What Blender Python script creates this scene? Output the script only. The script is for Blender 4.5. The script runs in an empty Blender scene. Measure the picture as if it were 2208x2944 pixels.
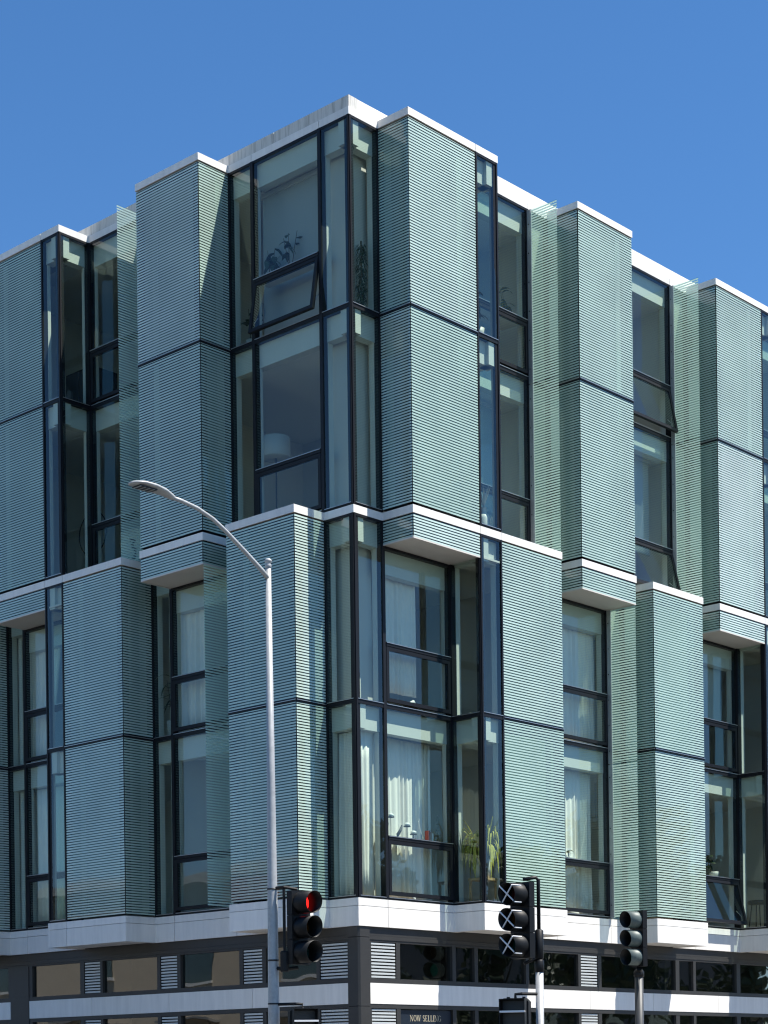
import bpy, bmesh, math, random
from math import sin, cos, pi, radians, sqrt, atan2
from mathutils import Vector, Matrix
random.seed(7)
sc = bpy.context.scene
COL = sc.collection

# ------------------------------------------------------------------ camera
CAM = Vector((-21.7279, -20.6244, 1.6034)); F_PX = 5323.53; SHIFT_PX = 1604.2; W_PX = 2208.0
YAW = pi/4 - 0.0387; ROLL = -0.0127
FWD = Vector((cos(YAW), sin(YAW), 0)); RT0 = FWD.cross(Vector((0, 0, 1))); UP0 = Vector((0, 0, 1))
RIGHT = cos(ROLL)*RT0 + sin(ROLL)*UP0; UP = -sin(ROLL)*RT0 + cos(ROLL)*UP0
cd = bpy.data.cameras.new('camera'); cam = bpy.data.objects.new('camera', cd); COL.objects.link(cam)
cd.sensor_fit = 'HORIZONTAL'; cd.sensor_width = 36; cd.lens = 36*F_PX/W_PX
cd.shift_x = 0; cd.shift_y = SHIFT_PX/W_PX; cd.clip_start = 0.1; cd.clip_end = 3000
M = Matrix((RIGHT, UP, -FWD)).transposed().to_4x4(); M.translation = CAM
cam.matrix_world = M; sc.camera = cam

# ------------------------------------------------------------------ sky, sun, exposure
SUN = Vector((0.567, -1.0, 2.15)).normalized()          # towards the sun
w = bpy.data.worlds.new('World'); sc.world = w; w.use_nodes = True
nt = w.node_tree; bg = nt.nodes['Background']
sky = nt.nodes.new('ShaderNodeTexSky'); sky.sky_type = 'NISHITA'; sky.sun_disc = False
sky.sun_elevation = math.asin(SUN.z); sky.sun_rotation = atan2(SUN.x, SUN.y)
sky.altitude = 1500; sky.air_density = 1.0; sky.dust_density = 0.0; sky.ozone_density = 4.0
hs = nt.nodes.new('ShaderNodeHueSaturation'); hs.inputs['Saturation'].default_value = 1.19; hs.inputs['Value'].default_value = 1.0
nt.links.new(sky.outputs[0], hs.inputs['Color']); nt.links.new(hs.outputs[0], bg.inputs[0]); bg.inputs[1].default_value = 0.102
ld = bpy.data.lights.new('sun', 'SUN'); ld.energy = 5.0; ld.angle = radians(0.5); ld.color = (1, 0.95, 0.87)
sun = bpy.data.objects.new('sun', ld); COL.objects.link(sun)
sun.rotation_euler = SUN.to_track_quat('Z', 'Y').to_euler(); sun.location = (0, -20, 40)
sc.view_settings.view_transform = 'Standard'; sc.view_settings.look = 'None'
sc.view_settings.exposure = 0.85; sc.view_settings.gamma = 1; sc.view_settings.use_curve_mapping = False
sc.cycles.use_denoising = True; sc.cycles.filter_width = 1.2
sc.cycles.max_bounces = 10; sc.cycles.transparent_max_bounces = 24; sc.cycles.diffuse_bounces = 4
sc.cycles.glossy_bounces = 4; sc.cycles.sample_clamp_indirect = 6; sc.cycles.caustics_reflective = False; sc.cycles.caustics_refractive = False

# ------------------------------------------------------------------ materials
def new_mat(name):
    m = bpy.data.materials.new(name); m.use_nodes = True
    return m, m.node_tree, m.node_tree.nodes['Principled BSDF']
def mat(name, col, rough=0.6, metal=0.0, var=0.0, scale=8.0, bump=0.0, stretch=None, spec=0.5, emit=None):
    m, t, b = new_mat(name)
    b.inputs['Base Color'].default_value = (*col, 1); b.inputs['Roughness'].default_value = rough
    b.inputs['Metallic'].default_value = metal; b.inputs['Specular IOR Level'].default_value = spec
    if emit:
        b.inputs['Emission Color'].default_value = (*emit[0], 1); b.inputs['Emission Strength'].default_value = emit[1]
    if var or bump:
        g = t.nodes.new('ShaderNodeNewGeometry'); src = g.outputs['Position']
        if stretch:
            mp = t.nodes.new('ShaderNodeMapping'); mp.inputs['Scale'].default_value = stretch
            t.links.new(src, mp.inputs[0]); src = mp.outputs[0]
        n = t.nodes.new('ShaderNodeTexNoise'); n.inputs['Scale'].default_value = scale; n.inputs['Detail'].default_value = 6
        n.inputs['Roughness'].default_value = 0.65
        t.links.new(src, n.inputs['Vector'])
        if var:
            r = t.nodes.new('ShaderNodeMapRange'); r.inputs['From Min'].default_value = 0.3; r.inputs['From Max'].default_value = 0.7
            r.inputs['To Min'].default_value = 1-var; r.inputs['To Max'].default_value = 1+var*0.4
            t.links.new(n.outputs['Fac'], r.inputs['Value'])
            mx = t.nodes.new('ShaderNodeMix'); mx.data_type = 'RGBA'; mx.blend_type = 'MULTIPLY'; mx.inputs['Factor'].default_value = 1
            mx.inputs['A'].default_value = (*col, 1); t.links.new(r.outputs[0], mx.inputs['B'])
            t.links.new(mx.outputs['Result'], b.inputs['Base Color'])
        if bump:
            bp = t.nodes.new('ShaderNodeBump'); bp.inputs['Strength'].default_value = bump; bp.inputs['Distance'].default_value = 0.01
            t.links.new(n.outputs['Fac'], bp.inputs['Height']); t.links.new(bp.outputs[0], b.inputs['Normal'])
    return m

def fresnel_fac(t, gain, f0=0.045):
    """Schlick reflectance, the same from both sides of a thin pane."""
    g = t.nodes.new('ShaderNodeNewGeometry')
    d = t.nodes.new('ShaderNodeVectorMath'); d.operation = 'DOT_PRODUCT'
    t.links.new(g.outputs['Normal'], d.inputs[0]); t.links.new(g.outputs['Incoming'], d.inputs[1])
    a = t.nodes.new('ShaderNodeMath'); a.operation = 'ABSOLUTE'; t.links.new(d.outputs['Value'], a.inputs[0])
    s = t.nodes.new('ShaderNodeMath'); s.operation = 'SUBTRACT'; s.inputs[0].default_value = 1; t.links.new(a.outputs[0], s.inputs[1])
    p = t.nodes.new('ShaderNodeMath'); p.operation = 'POWER'; p.inputs[1].default_value = 5; t.links.new(s.outputs[0], p.inputs[0])
    m = t.nodes.new('ShaderNodeMath'); m.operation = 'MULTIPLY_ADD'; m.use_clamp = True
    m.inputs[1].default_value = (1-f0)*gain; m.inputs[2].default_value = f0*gain; t.links.new(p.outputs[0], m.inputs[0])
    return m.outputs[0]
def pane_nodes(t, tint, gain, wob=0.0012):
    tr = t.nodes.new('ShaderNodeBsdfTransparent'); tr.inputs[0].default_value = (*tint, 1)
    gl = t.nodes.new('ShaderNodeBsdfGlossy'); gl.inputs['Roughness'].default_value = 0.01; gl.inputs[0].default_value = (0.95, 0.98, 1, 1)
    g = t.nodes.new('ShaderNodeNewGeometry'); n = t.nodes.new('ShaderNodeTexNoise'); n.inputs['Scale'].default_value = 0.9; n.inputs['Detail'].default_value = 1
    t.links.new(g.outputs['Position'], n.inputs['Vector'])
    bp = t.nodes.new('ShaderNodeBump'); bp.inputs['Strength'].default_value = 0.5; bp.inputs['Distance'].default_value = wob*8
    t.links.new(n.outputs['Fac'], bp.inputs['Height']); t.links.new(bp.outputs[0], gl.inputs['Normal'])
    mx = t.nodes.new('ShaderNodeMixShader'); t.links.new(fresnel_fac(t, gain), mx.inputs[0])
    t.links.new(tr.outputs[0], mx.inputs[1]); t.links.new(gl.outputs[0], mx.inputs[2])
    return mx.outputs[0]
def glass_mat(name, tint, gain=2.0):
    m, t, b = new_mat(name); t.nodes.remove(b)
    t.links.new(pane_nodes(t, tint, gain), t.nodes['Material Output'].inputs[0]); return m
PITCH = 0.0472
def frit_mat(name, col, tint, duty=0.60, gain=1.6, offset=0.0, transl=0.0):
    """Glass printed with pale ceramic lines, clear between the lines."""
    m, t, b = new_mat(name)
    g = t.nodes.new('ShaderNodeNewGeometry'); sp = t.nodes.new('ShaderNodeSeparateXYZ'); t.links.new(g.outputs['Position'], sp.inputs[0])
    dv = t.nodes.new('ShaderNodeMath'); dv.operation = 'MULTIPLY_ADD'; dv.inputs[1].default_value = 1/PITCH; dv.inputs[2].default_value = offset
    t.links.new(sp.outputs['Z'], dv.inputs[0])
    fr = t.nodes.new('ShaderNodeMath'); fr.operation = 'FRACT'; t.links.new(dv.outputs[0], fr.inputs[0])
    lt = t.nodes.new('ShaderNodeMath'); lt.operation = 'LESS_THAN'; lt.inputs[1].default_value = duty; t.links.new(fr.outputs[0], lt.inputs[0])
    n = t.nodes.new('ShaderNodeTexNoise'); n.inputs['Scale'].default_value = 1.1; n.inputs['Detail'].default_value = 3; t.links.new(g.outputs['Position'], n.inputs['Vector'])
    r = t.nodes.new('ShaderNodeMapRange'); r.inputs['To Min'].default_value = 0.72; r.inputs['To Max'].default_value = 1.16; t.links.new(n.outputs['Fac'], r.inputs['Value'])
    mxc = t.nodes.new('ShaderNodeMix'); mxc.data_type = 'RGBA'; mxc.blend_type = 'MULTIPLY'; mxc.inputs['Factor'].default_value = 1
    oi = t.nodes.new('ShaderNodeObjectInfo'); r2 = t.nodes.new('ShaderNodeMapRange'); r2.inputs['To Min'].default_value = 0.86; r2.inputs['To Max'].default_value = 1.10
    t.links.new(oi.outputs['Random'], r2.inputs['Value']); pm = t.nodes.new('ShaderNodeMath'); pm.operation = 'MULTIPLY'; t.links.new(r.outputs[0], pm.inputs[0]); t.links.new(r2.outputs[0], pm.inputs[1])
    hv = t.nodes.new('ShaderNodeHueSaturation'); hv.inputs['Color'].default_value = (*col, 1); r3 = t.nodes.new('ShaderNodeMapRange'); r3.inputs['To Min'].default_value = 1.12; r3.inputs['To Max'].default_value = 0.74
    t.links.new(oi.outputs['Random'], r3.inputs['Value']); t.links.new(r3.outputs[0], hv.inputs['Saturation'])
    t.links.new(hv.outputs[0], mxc.inputs['A']); t.links.new(pm.outputs[0], mxc.inputs['B'])
    t.links.new(mxc.outputs['Result'], b.inputs['Base Color']); b.inputs['Roughness'].default_value = 0.03; b.inputs['IOR'].default_value = 1.58
    clear = pane_nodes(t, tint, gain); solid = b.outputs[0]
    if transl:
        tl = t.nodes.new('ShaderNodeBsdfTranslucent'); tl.inputs[0].default_value = (0.66, 0.90, 0.76, 1)
        m2 = t.nodes.new('ShaderNodeMixShader'); m2.inputs[0].default_value = transl; t.links.new(b.outputs[0], m2.inputs[1]); t.links.new(tl.outputs[0], m2.inputs[2]); solid = m2.outputs[0]
    mx = t.nodes.new('ShaderNodeMixShader'); t.links.new(lt.outputs[0], mx.inputs[0]); t.links.new(clear, mx.inputs[1]); t.links.new(solid, mx.inputs[2])
    t.links.new(mx.outputs[0], t.nodes['Material Output'].inputs[0]); return m

def stained_mat(name, col):
    m, t, b = new_mat(name); b.inputs['Roughness'].default_value = 0.85
    g = t.nodes.new('ShaderNodeNewGeometry'); mp = t.nodes.new('ShaderNodeMapping'); mp.inputs['Scale'].default_value = (9, 9, 0.7)
    t.links.new(g.outputs['Position'], mp.inputs[0])
    n = t.nodes.new('ShaderNodeTexNoise'); n.inputs['Scale'].default_value = 1.6; n.inputs['Detail'].default_value = 8; n.inputs['Roughness'].default_value = 0.7
    t.links.new(mp.outputs[0], n.inputs['Vector'])
    cr = t.nodes.new('ShaderNodeValToRGB'); cr.color_ramp.elements[0].position = 0.30; cr.color_ramp.elements[0].color = (0.36, 0.35, 0.31, 1)
    cr.color_ramp.elements[1].position = 0.52; cr.color_ramp.elements[1].color = (*col, 1)
    t.links.new(n.outputs['Fac'], cr.inputs[0]); t.links.new(cr.outputs[0], b.inputs['Base Color']); return m

MT = {}
MT['glass'] = glass_mat('vision_glass', (0.82, 0.92, 0.86), 1.45)
MT['glass_dark'] = glass_mat('shop_glass', (0.45, 0.50, 0.47), 3.0)
MT['frit'] = frit_mat('frit_glass', (0.50, 0.66, 0.575), (0.55, 0.68, 0.62), 0.60, gain=0.9)
MT['fin'] = frit_mat('fin_glass', (0.58, 0.78, 0.68), (0.74, 0.88, 0.82), 0.58, transl=0.52)
MT['back'] = mat('lining_panel', (0.065, 0.095, 0.082), 0.7, var=0.06, scale=2)
t_ = MT['back'].node_tree; b_ = t_.nodes['Principled BSDF']; src_ = b_.inputs['Base Color'].links[0].from_socket
oi_ = t_.nodes.new('ShaderNodeObjectInfo'); hv_ = t_.nodes.new('ShaderNodeHueSaturation'); mr_ = t_.nodes.new('ShaderNodeMapRange')
mr_.inputs['To Min'].default_value = 0.5; mr_.inputs['To Max'].default_value = 2.6; t_.links.new(oi_.outputs['Random'], mr_.inputs['Value'])
t_.links.new(mr_.outputs[0], hv_.inputs['Value']); t_.links.new(src_, hv_.inputs['Color']); t_.links.new(hv_.outputs[0], b_.inputs['Base Color'])
MT['post'] = mat('lining_post', (0.24, 0.31, 0.27), 0.7)
MT['lining'] = mat('window_lining', (0.56, 0.57, 0.53), 0.7, var=0.04, scale=3)
MT['frame'] = mat('dark_frame', (0.008, 0.009, 0.012), 0.5, 0.0, var=0.2, scale=20, spec=0.25)
MT['alu'] = mat('aluminium_trim', (0.45, 0.46, 0.46), 0.4, 0.8)
MT['plate'] = mat('fin_plate', (0.42, 0.45, 0.44), 0.5, 0.4, var=0.1, scale=10)
MT['white'] = mat('white_cladding', (0.82, 0.795, 0.745), 0.55, var=0.10, scale=2.2, stretch=(3.5, 3.5, 0.35))
t_ = MT['white'].node_tree; b_ = t_.nodes['Principled BSDF']; src_ = b_.inputs['Base Color'].links[0].from_socket
oi_ = t_.nodes.new('ShaderNodeObjectInfo'); hv_ = t_.nodes.new('ShaderNodeHueSaturation'); mr_ = t_.nodes.new('ShaderNodeMapRange')
mr_.inputs['To Min'].default_value = 0.90; mr_.inputs['To Max'].default_value = 1.02; t_.links.new(oi_.outputs['Random'], mr_.inputs['Value'])
t_.links.new(mr_.outputs[0], hv_.inputs['Value']); t_.links.new(src_, hv_.inputs['Color']); t_.links.new(hv_.outputs[0], b_.inputs['Base Color'])
MT['parapet'] = stained_mat('parapet_concrete', (0.64, 0.62, 0.57))
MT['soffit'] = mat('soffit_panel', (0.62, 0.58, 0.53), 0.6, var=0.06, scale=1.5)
MT['dark'] = mat('charcoal_metal', (0.030, 0.029, 0.027), 0.5, var=0.15, scale=6)
MT['slat'] = mat('louvre_slat', (0.55, 0.58, 0.57), 0.45, 0.2)
MT['room'] = mat('room_wall', (0.70, 0.70, 0.66), 0.9, var=0.05, scale=1)
MT['pier'] = mat('plastered_pier', (0.60, 0.58, 0.53), 0.9, var=0.04, scale=1)
MT['ceil'] = mat('room_ceiling', (0.78, 0.78, 0.75), 0.9)
MT['floor'] = mat('room_floor', (0.30, 0.24, 0.18), 0.5)
MT['shop'] = mat('shop_wall', (0.10, 0.10, 0.10), 0.9)
MT['curtain'] = mat('curtain_cloth', (0.84, 0.79, 0.72), 0.95, var=0.05, scale=5)
MT['blind'] = mat('blind_cloth', (0.40, 0.42, 0.42), 0.95)
MT['leaf'] = mat('leaf', (0.035, 0.06, 0.025), 0.5, var=0.4, scale=20)
MT['leaf_y'] = mat('striped_leaf', (0.46, 0.42, 0.07), 0.5, var=0.4, scale=25)
MT['stem'] = mat('stem', (0.10, 0.08, 0.05), 0.8)
MT['pot'] = mat('pot_glaze', (0.50, 0.48, 0.44), 0.5)
MT['pot_w'] = mat('white_pot', (0.75, 0.75, 0.72), 0.4)
MT['terra'] = mat('terracotta', (0.33, 0.17, 0.10), 0.8)
MT['wood'] = mat('pale_wood', (0.42, 0.27, 0.13), 0.6, var=0.2, scale=10, stretch=(1, 1, 8))
MT['black'] = mat('black_thing', (0.015, 0.015, 0.016), 0.5)
MT['cream'] = mat('cream_thing', (0.72, 0.70, 0.64), 0.6)
MT['red'] = mat('red_cover', (0.38, 0.05, 0.035), 0.6)
MT['galv'] = mat('galvanised_steel', (0.40, 0.41, 0.41), 0.5, 0.2, var=0.18, scale=14, bump=0.05)
MT['galv_d'] = mat('grey_painted_steel', (0.055, 0.058, 0.06), 0.5, 0.2, var=0.15, scale=14)
MT['sig'] = mat('signal_black', (0.006, 0.0065, 0.007), 0.5, var=0.2, scale=15, spec=0.3)
MT['sig_g'] = mat('weathered_visor', (0.10, 0.13, 0.12), 0.5, var=0.3, scale=12)
MT['tape_and_sunlit_edge'] = mat('white_strip', (0.75, 0.75, 0.75), 0.6)  # cross straps, and the sunlit visor edge painted as a white bar
MT['lens_r'] = mat('red_lens_lit', (0.35, 0.01, 0.01), 0.2, emit=((1.0, 0.02, 0.015), 1.1))
MT['lens_r0'] = mat('red_lens', (0.07, 0.01, 0.01), 0.2, spec=0.15)
MT['lens_y'] = mat('amber_lens', (0.07, 0.03, 0.006), 0.2, spec=0.15)
MT['lens_g0'] = mat('green_lens', (0.005, 0.035, 0.03), 0.2, spec=0.15)
MT['lens_g'] = mat('green_lens_lit', (0.004, 0.05, 0.04), 0.3, spec=0.15, emit=((0.0, 0.75, 0.55), 0.025))
MT['sign'] = mat('sign_navy', (0.010, 0.016, 0.026), 0.4)
MT['gold'] = mat('sign_letter', (0.42, 0.37, 0.26), 0.5)
MT['asphalt'] = mat('asphalt', (0.05, 0.05, 0.052), 0.9, var=0.25, scale=30, bump=0.2)
MT['conc'] = mat('sidewalk_concrete', (0.27, 0.26, 0.245), 0.9, var=0.15, scale=5)
MT['paint'] = mat('road_paint', (0.72, 0.72, 0.70), 0.7, var=0.15, scale=20)
MT['beige'] = mat('beige_stucco', (0.60, 0.50, 0.37), 0.9, var=0.1, scale=2)
MT['tree_leaf'] = mat('tree_leaf', (0.055, 0.085, 0.030), 0.6, var=0.4, scale=3)
MT['bark'] = mat('bark', (0.09, 0.07, 0.05), 0.9, var=0.3, scale=12)

# ------------------------------------------------------------------ mesh helpers
def link(o, parent=None):
    COL.objects.link(o)
    if parent: o.parent = parent
    return o
def mesh_obj(name, verts, faces, material, parent=None, smooth=False, loc=None):
    me = bpy.data.meshes.new(name); me.from_pydata([tuple(v) for v in verts], [], faces); me.update()
    me.materials.append(MT[material] if isinstance(material, str) else material)
    if smooth: me.polygons.foreach_set('use_smooth', [True]*len(me.polygons))
    o = bpy.data.objects.new(name, me)
    if loc: o.location = loc
    return link(o, parent)
def empty(name, loc=(0, 0, 0), label=None, cat=None, group=None):
    o = bpy.data.objects.new(name, None); o.location = loc; COL.objects.link(o); o.empty_display_size = 0.2
    tag(o, label, cat, group); return o
def tag(o, label=None, cat=None, group=None, kind=None):
    if label: o['label'] = label
    if cat: o['category'] = cat
    if group: o['group'] = group
    if kind: o['kind'] = kind
    return o
BOXF = [(0, 3, 2, 1), (4, 5, 6, 7), (0, 1, 5, 4), (1, 2, 6, 5), (2, 3, 7, 6), (3, 0, 4, 7)]
class MB:
    def __init__(s): s.v = []; s.f = []
    def add(s, vs, fs):
        k = len(s.v); s.v += [tuple(v) for v in vs]; s.f += [tuple(i+k for i in f) for f in fs]; return s
    def box(s, x0, x1, y0, y1, z0, z1):
        return s.add([(x0, y0, z0), (x1, y0, z0), (x1, y1, z0), (x0, y1, z0), (x0, y0, z1), (x1, y0, z1), (x1, y1, z1), (x0, y1, z1)], BOXF)
    def tube(s, pts, rad, n=10, caps=True):
        pts = [Vector(p) for p in pts]; rad = rad if isinstance(rad, (list, tuple)) else [rad]*len(pts); vs = []; fs = []
        for i, p in enumerate(pts):
            d = (pts[min(i+1, len(pts)-1)]-pts[max(i-1, 0)]).normalized()
            a = d.cross(Vector((0, 0, 1)) if abs(d.z) < 0.95 else Vector((1, 0, 0))).normalized(); b = d.cross(a)
            vs += [p+(a*cos(2*pi*j/n)+b*sin(2*pi*j/n))*rad[i] for j in range(n)]
        for i in range(len(pts)-1):
            for j in range(n):
                fs.append((i*n+j, i*n+(j+1) % n, (i+1)*n+(j+1) % n, (i+1)*n+j))
        if caps: fs.append(tuple(range(n-1, -1, -1))); fs.append(tuple((len(pts)-1)*n+j for j in range(n)))
        return s.add(vs, fs)
    def lathe(s, prof, c=(0, 0, 0), n=16):
        vs = []; fs = []; k = len(prof)
        for j in range(n):
            a = 2*pi*j/n
            vs += [(c[0]+r*cos(a), c[1]+r*sin(a), c[2]+z) for r, z in prof]
        for j in range(n):
            for i in range(k-1):
                fs.append((j*k+i, ((j+1) % n)*k+i, ((j+1) % n)*k+i+1, j*k+i+1))
        fs.append(tuple(j*k for j in range(n-1, -1, -1))); fs.append(tuple(j*k+k-1 for j in range(n)))
        return s.add(vs, fs)
    def build(s, name, material, parent=None, smooth=False, loc=None): return mesh_obj(name, s.v, s.f, material, parent, smooth, loc)

class Seg:
    """A stretch of facade in plan, walked left to right as seen from outside."""
    def __init__(s, p0, p1):
        s.p0 = Vector(p0); s.p1 = Vector(p1); d = s.p1-s.p0; s.L = d.length; s.u = d/s.L; s.n = Vector((s.u.y, -s.u.x))
    def pt(s, a, o, z):
        q = s.p0+s.u*a+s.n*o; return (q.x, q.y, z)
    def box(s, mb, a0, a1, o0, o1, z0, z1):
        return mb.add([s.pt(a0, o1, z0), s.pt(a1, o1, z0), s.pt(a1, o0, z0), s.pt(a0, o0, z0), s.pt(a0, o1, z1), s.pt(a1, o1, z1), s.pt(a1, o0, z1), s.pt(a0, o0, z1)], BOXF)
    def bo(s, name, material, parent, a0, a1, o0, o1, z0, z1):
        return s.box(MB(), a0, a1, o0, o1, z0, z1).build(name, material, parent)
    def quad(s, name, material, parent, a0, a1, o, z0, z1):
        e = [random.uniform(-0.003, 0.003) for _ in range(3)] if name in ('window_pane', 'frit_panel') else [0, 0, 0]
        return mesh_obj(name, [s.pt(a0, o+e[0], z0), s.pt(a1, o+e[1], z0), s.pt(a1, o+e[1]+e[2], z1), s.pt(a0, o+e[0]+e[2], z1)], [(0, 1, 2, 3)], material, parent)

# ------------------------------------------------------------------ fitted grid of the facade
DR, DL = 0.678, 0.693
xa, xb, xc, xd, xe, xf, xg, xh, xi, xj = 0.685, 2.371, 2.946, 4.628, 5.242, 6.907, 7.476, 9.161, 9.784, 11.457
xk, xl, xm, xn, XE = 12.03, 13.73, 14.34, 16.0, 16.6
yb, yb2, ya, yc, yd, ye, yf, yg, yh = 0.670, 2.281, 2.875, 4.506, 5.042, 6.715, 7.249, 8.86, 9.43
yi, yj, yk, YE = 11.1, 11.68, 13.32, 13.9
zbb, zb, zf3, zs, zmb, zm, zf4, z5b, z5, zp = 3.946, 4.40, 7.598, 10.233, 10.632, 10.761, 14.012, 17.077, 17.20, 17.401
def R(x, o=0): return (x, -o)
def L(y, o=0): return (-o, y)

bld = empty('corner_building', (0, 0, 0), 'corner apartment building with folded bays of striped green glass', 'building')

HEAD = 0.43; LIN = 0.09
def vframe(sg, a0, a1, z0, z1, o0=-0.10, o1=0.018):
    sg.bo('mullion', 'frame', bld, a0, a1, o0, o1, z0, z1)
def transom(sg, z, h=0.07, a0=0, a1=None, proud=0.018, trim=True):
    a1 = sg.L if a1 is None else a1
    t = sg.bo('transom', 'frame', bld, a0, a1, -0.09, proud, z-h/2, z+h/2)
    if trim: sg.bo('trim', 'alu', t, a0, a1, proud+0.002, proud+0.012, z+h/2-0.016, z+h/2-0.006)
def frit_panel(sg, z0, z1, post=None):
    sg.quad('frit_panel', 'frit', bld, 0.004, sg.L-0.004, 0.006, z0, z1)
    sg.quad('back_panel', 'back', bld, 0.068, sg.L-0.068, -LIN, z0+0.05, z1-0.05)
    if post: sg.bo('back_post', 'post', bld, post[0]*sg.L, post[1]*sg.L, -LIN+0.002, -LIN+0.012, z0+0.05, z1-0.05)
    fm = MB()
    for a0, a1 in ((0.0, 0.062), (sg.L-0.062, sg.L)): sg.box(fm, a0, a1, -0.14, -0.012, z0, z1)
    for q0, q1 in ((z0, z0+0.035), (z1-0.035, z1)): sg.box(fm, 0.062, sg.L-0.062, -0.14, -0.012, q0, q1)
    fm.build('panel_frame', 'frame', bld)
def lining(sg, z0, z1, l, r, head=HEAD):
    sg.bo('window_header', 'lining', bld, 0.02, sg.L-0.02, -LIN-0.16, -LIN, z1-head, z1-0.03)
    # reveals: thin returns running in from the frame
    if l: sg.bo('window_jamb', 'lining', bld, 0.012, 0.045, -0.10-max(0.04, l-0.05), -0.101, z0, z1-head)
    if r: sg.bo('window_jamb', 'lining', bld, sg.L-0.045, sg.L-0.012, -0.10-max(0.04, r-0.05), -0.101, z0, z1-head)
def fixed(sg, z0, z1, l=0, r=0, head=HEAD, ml=0.034, mr=0.034, mat_='glass'):
    sg.quad('window_pane', mat_, bld, ml, sg.L-mr, 0.0, z0+0.03, z1-0.03)
    vframe(sg, 0, ml, z0, z1); vframe(sg, sg.L-mr, sg.L, z0, z1)
    transom(sg, z1-0.021, 0.04, ml, sg.L-mr, 0.012, False); transom(sg, z0+0.021, 0.04, ml, sg.L-mr, 0.012)
    lining(sg, z0, z1, l, r, head)
def operable(sg, z0, z1, l=0, r=0, open_=0.0, ml=0.034, mr=0.034, head=HEAD):
    zt = z0+1.05
    sg.quad('window_pane', 'glass', bld, ml, sg.L-mr, 0.0, zt, z1-0.03)
    vframe(sg, 0, ml, z0, z1); vframe(sg, sg.L-mr, sg.L, z0, z1)
    transom(sg, z1-0.021, 0.04, ml, sg.L-mr, 0.012, False); transom(sg, z0+0.021, 0.04, ml, sg.L-mr, 0.012)
    transom(sg, zt-0.03, 0.065, ml, sg.L-mr, 0.03)
    # top-hung sash below the bar
    a0, a1, s0, s1 = ml+0.005, sg.L-mr-0.005, z0+0.075, zt-0.07; fw = 0.062
    h = s1-s0
    def sp(a, o, zz):        # rotate about the top edge
        dz = s1-zz; oo = o*cos(open_)+dz*sin(open_); z_ = s1-dz*cos(open_)+o*sin(open_); return sg.pt(a, oo+0.012, z_)
    def sbox(mb, b0, b1, o0, o1, q0, q1):
        mb.add([sp(b0, o1, q0), sp(b1, o1, q0), sp(b1, o0, q0), sp(b0, o0, q0), sp(b0, o1, q1), sp(b1, o1, q1), sp(b1, o0, q1), sp(b0, o0, q1)], BOXF)
    mb = MB(); sbox(mb, a0, a0+fw, -0.045, 0.012, s0, s1); sbox(mb, a1-fw, a1, -0.045, 0.012, s0, s1)
    sbox(mb, a0+fw, a1-fw, -0.045, 0.012, s0, s0+fw); sbox(mb, a0+fw, a1-fw, -0.045, 0.012, s1-fw, s1)
    sash = mb.build('window_sash', 'frame', bld)
    mesh_obj('pane', [sp(a0+fw, 0, s0+fw), sp(a1-fw, 0, s0+fw), sp(a1-fw, 0, s1-fw), sp(a0+fw, 0, s1-fw)], [(0, 1, 2, 3)], 'glass', sash)
    if open_:
        for a in (a0+0.03, a1-0.03):
            mb = MB(); mb.tube([sg.pt(a, -0.03, s0+0.35*h), sp(a, -0.02, s0+0.12*h)], 0.008, 6); mb.build('stay_arm', 'alu', sash)
    lining(sg, z0, z1, l, r, head)
def gap(sg, z0, z1):
    sg.quad('window_pane', 'glass', bld, 0.03, sg.L-0.03, 0.0, z0, z1)
    sg.quad('back_panel', 'lining', bld, 0.02, sg.L-0.02, -LIN, z0, z1)
    vframe(sg, 0, 0.03, z0, z1); vframe(sg, sg.L-0.03, sg.L, z0, z1)

def run(p0, p1, kind, floors, **kw):
    sg = Seg(p0, p1)
    for fi, (z0, z1) in enumerate(floors):
        k = dict(kw); op = k.pop('open_', (0, 0))
        if kind == 'frit':
            right_ = abs(sg.n.y) > 0.5
            pst = None if sg.L < 1 and (sg.n.x > 0.5 or sg.n.y > 0.5) else ((0.66, 0.88) if sg.L < 1 and right_ else (0.10, 0.32) if sg.L < 1 else (0.76, 0.84) if right_ else (0.20, 0.28))
            frit_panel(sg, z0+0.03, z1-0.03, pst)
        elif kind == 'glass': fixed(sg, z0, z1, **k)
        elif kind == 'win': operable(sg, z0, z1, open_=op[fi], **k)
        elif kind == 'gap': gap(sg, z0, z1)
    if kind in ('frit', 'gap'):
        transom(sg, floors[0][1], 0.045, proud=0.012)
UPF = [(zm+0.015, zf4), (zf4, z5b)]
LOF = [(zb+0.01, zf3), (zf3, zmb)]          # open to the cap
LOS = [(zb+0.01, zf3), (zf3, zs-0.004)]     # under a bay soffit
J = 0.12
# upper storeys, left to right
run(L(YE), L(yk), 'gap', UPF)
run(L(yk), L(yk, DL), 'frit', UPF)
run(L(yk, DL), L(yj, DL), 'frit', UPF)
run(L(yj, DL), L(yj), 'frit', UPF)
run(L(yj), L(yi), 'glass', UPF, l=J)
run(L(yi), L(yh), 'win', UPF, l=J)
run(L(yh), L(yg), 'gap', UPF)
run(L(yg), L(yg, DL), 'frit', UPF)
run(L(yg, DL), L(yf, DL), 'frit', UPF)
run(L(yf, DL), L(ye, DL), 'glass', UPF, l=J)
run(L(ye, DL), L(ye), 'glass', UPF, r=J)
run(L(ye), L(yd), 'win', UPF, l=J, r=J)
run(L(yd), L(yc), 'gap', UPF)
run(L(yc), L(yc, DL), 'frit', UPF)
run(L(yc, DL), L(ya, DL), 'frit', UPF)
run(L(ya, DL), L(ya), 'frit', UPF)
run(L(ya), L(yb2), 'glass', UPF, l=0.16)
run(L(yb2), L(yb), 'win', UPF, l=0.10, open_=(0, 0.17))
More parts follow.
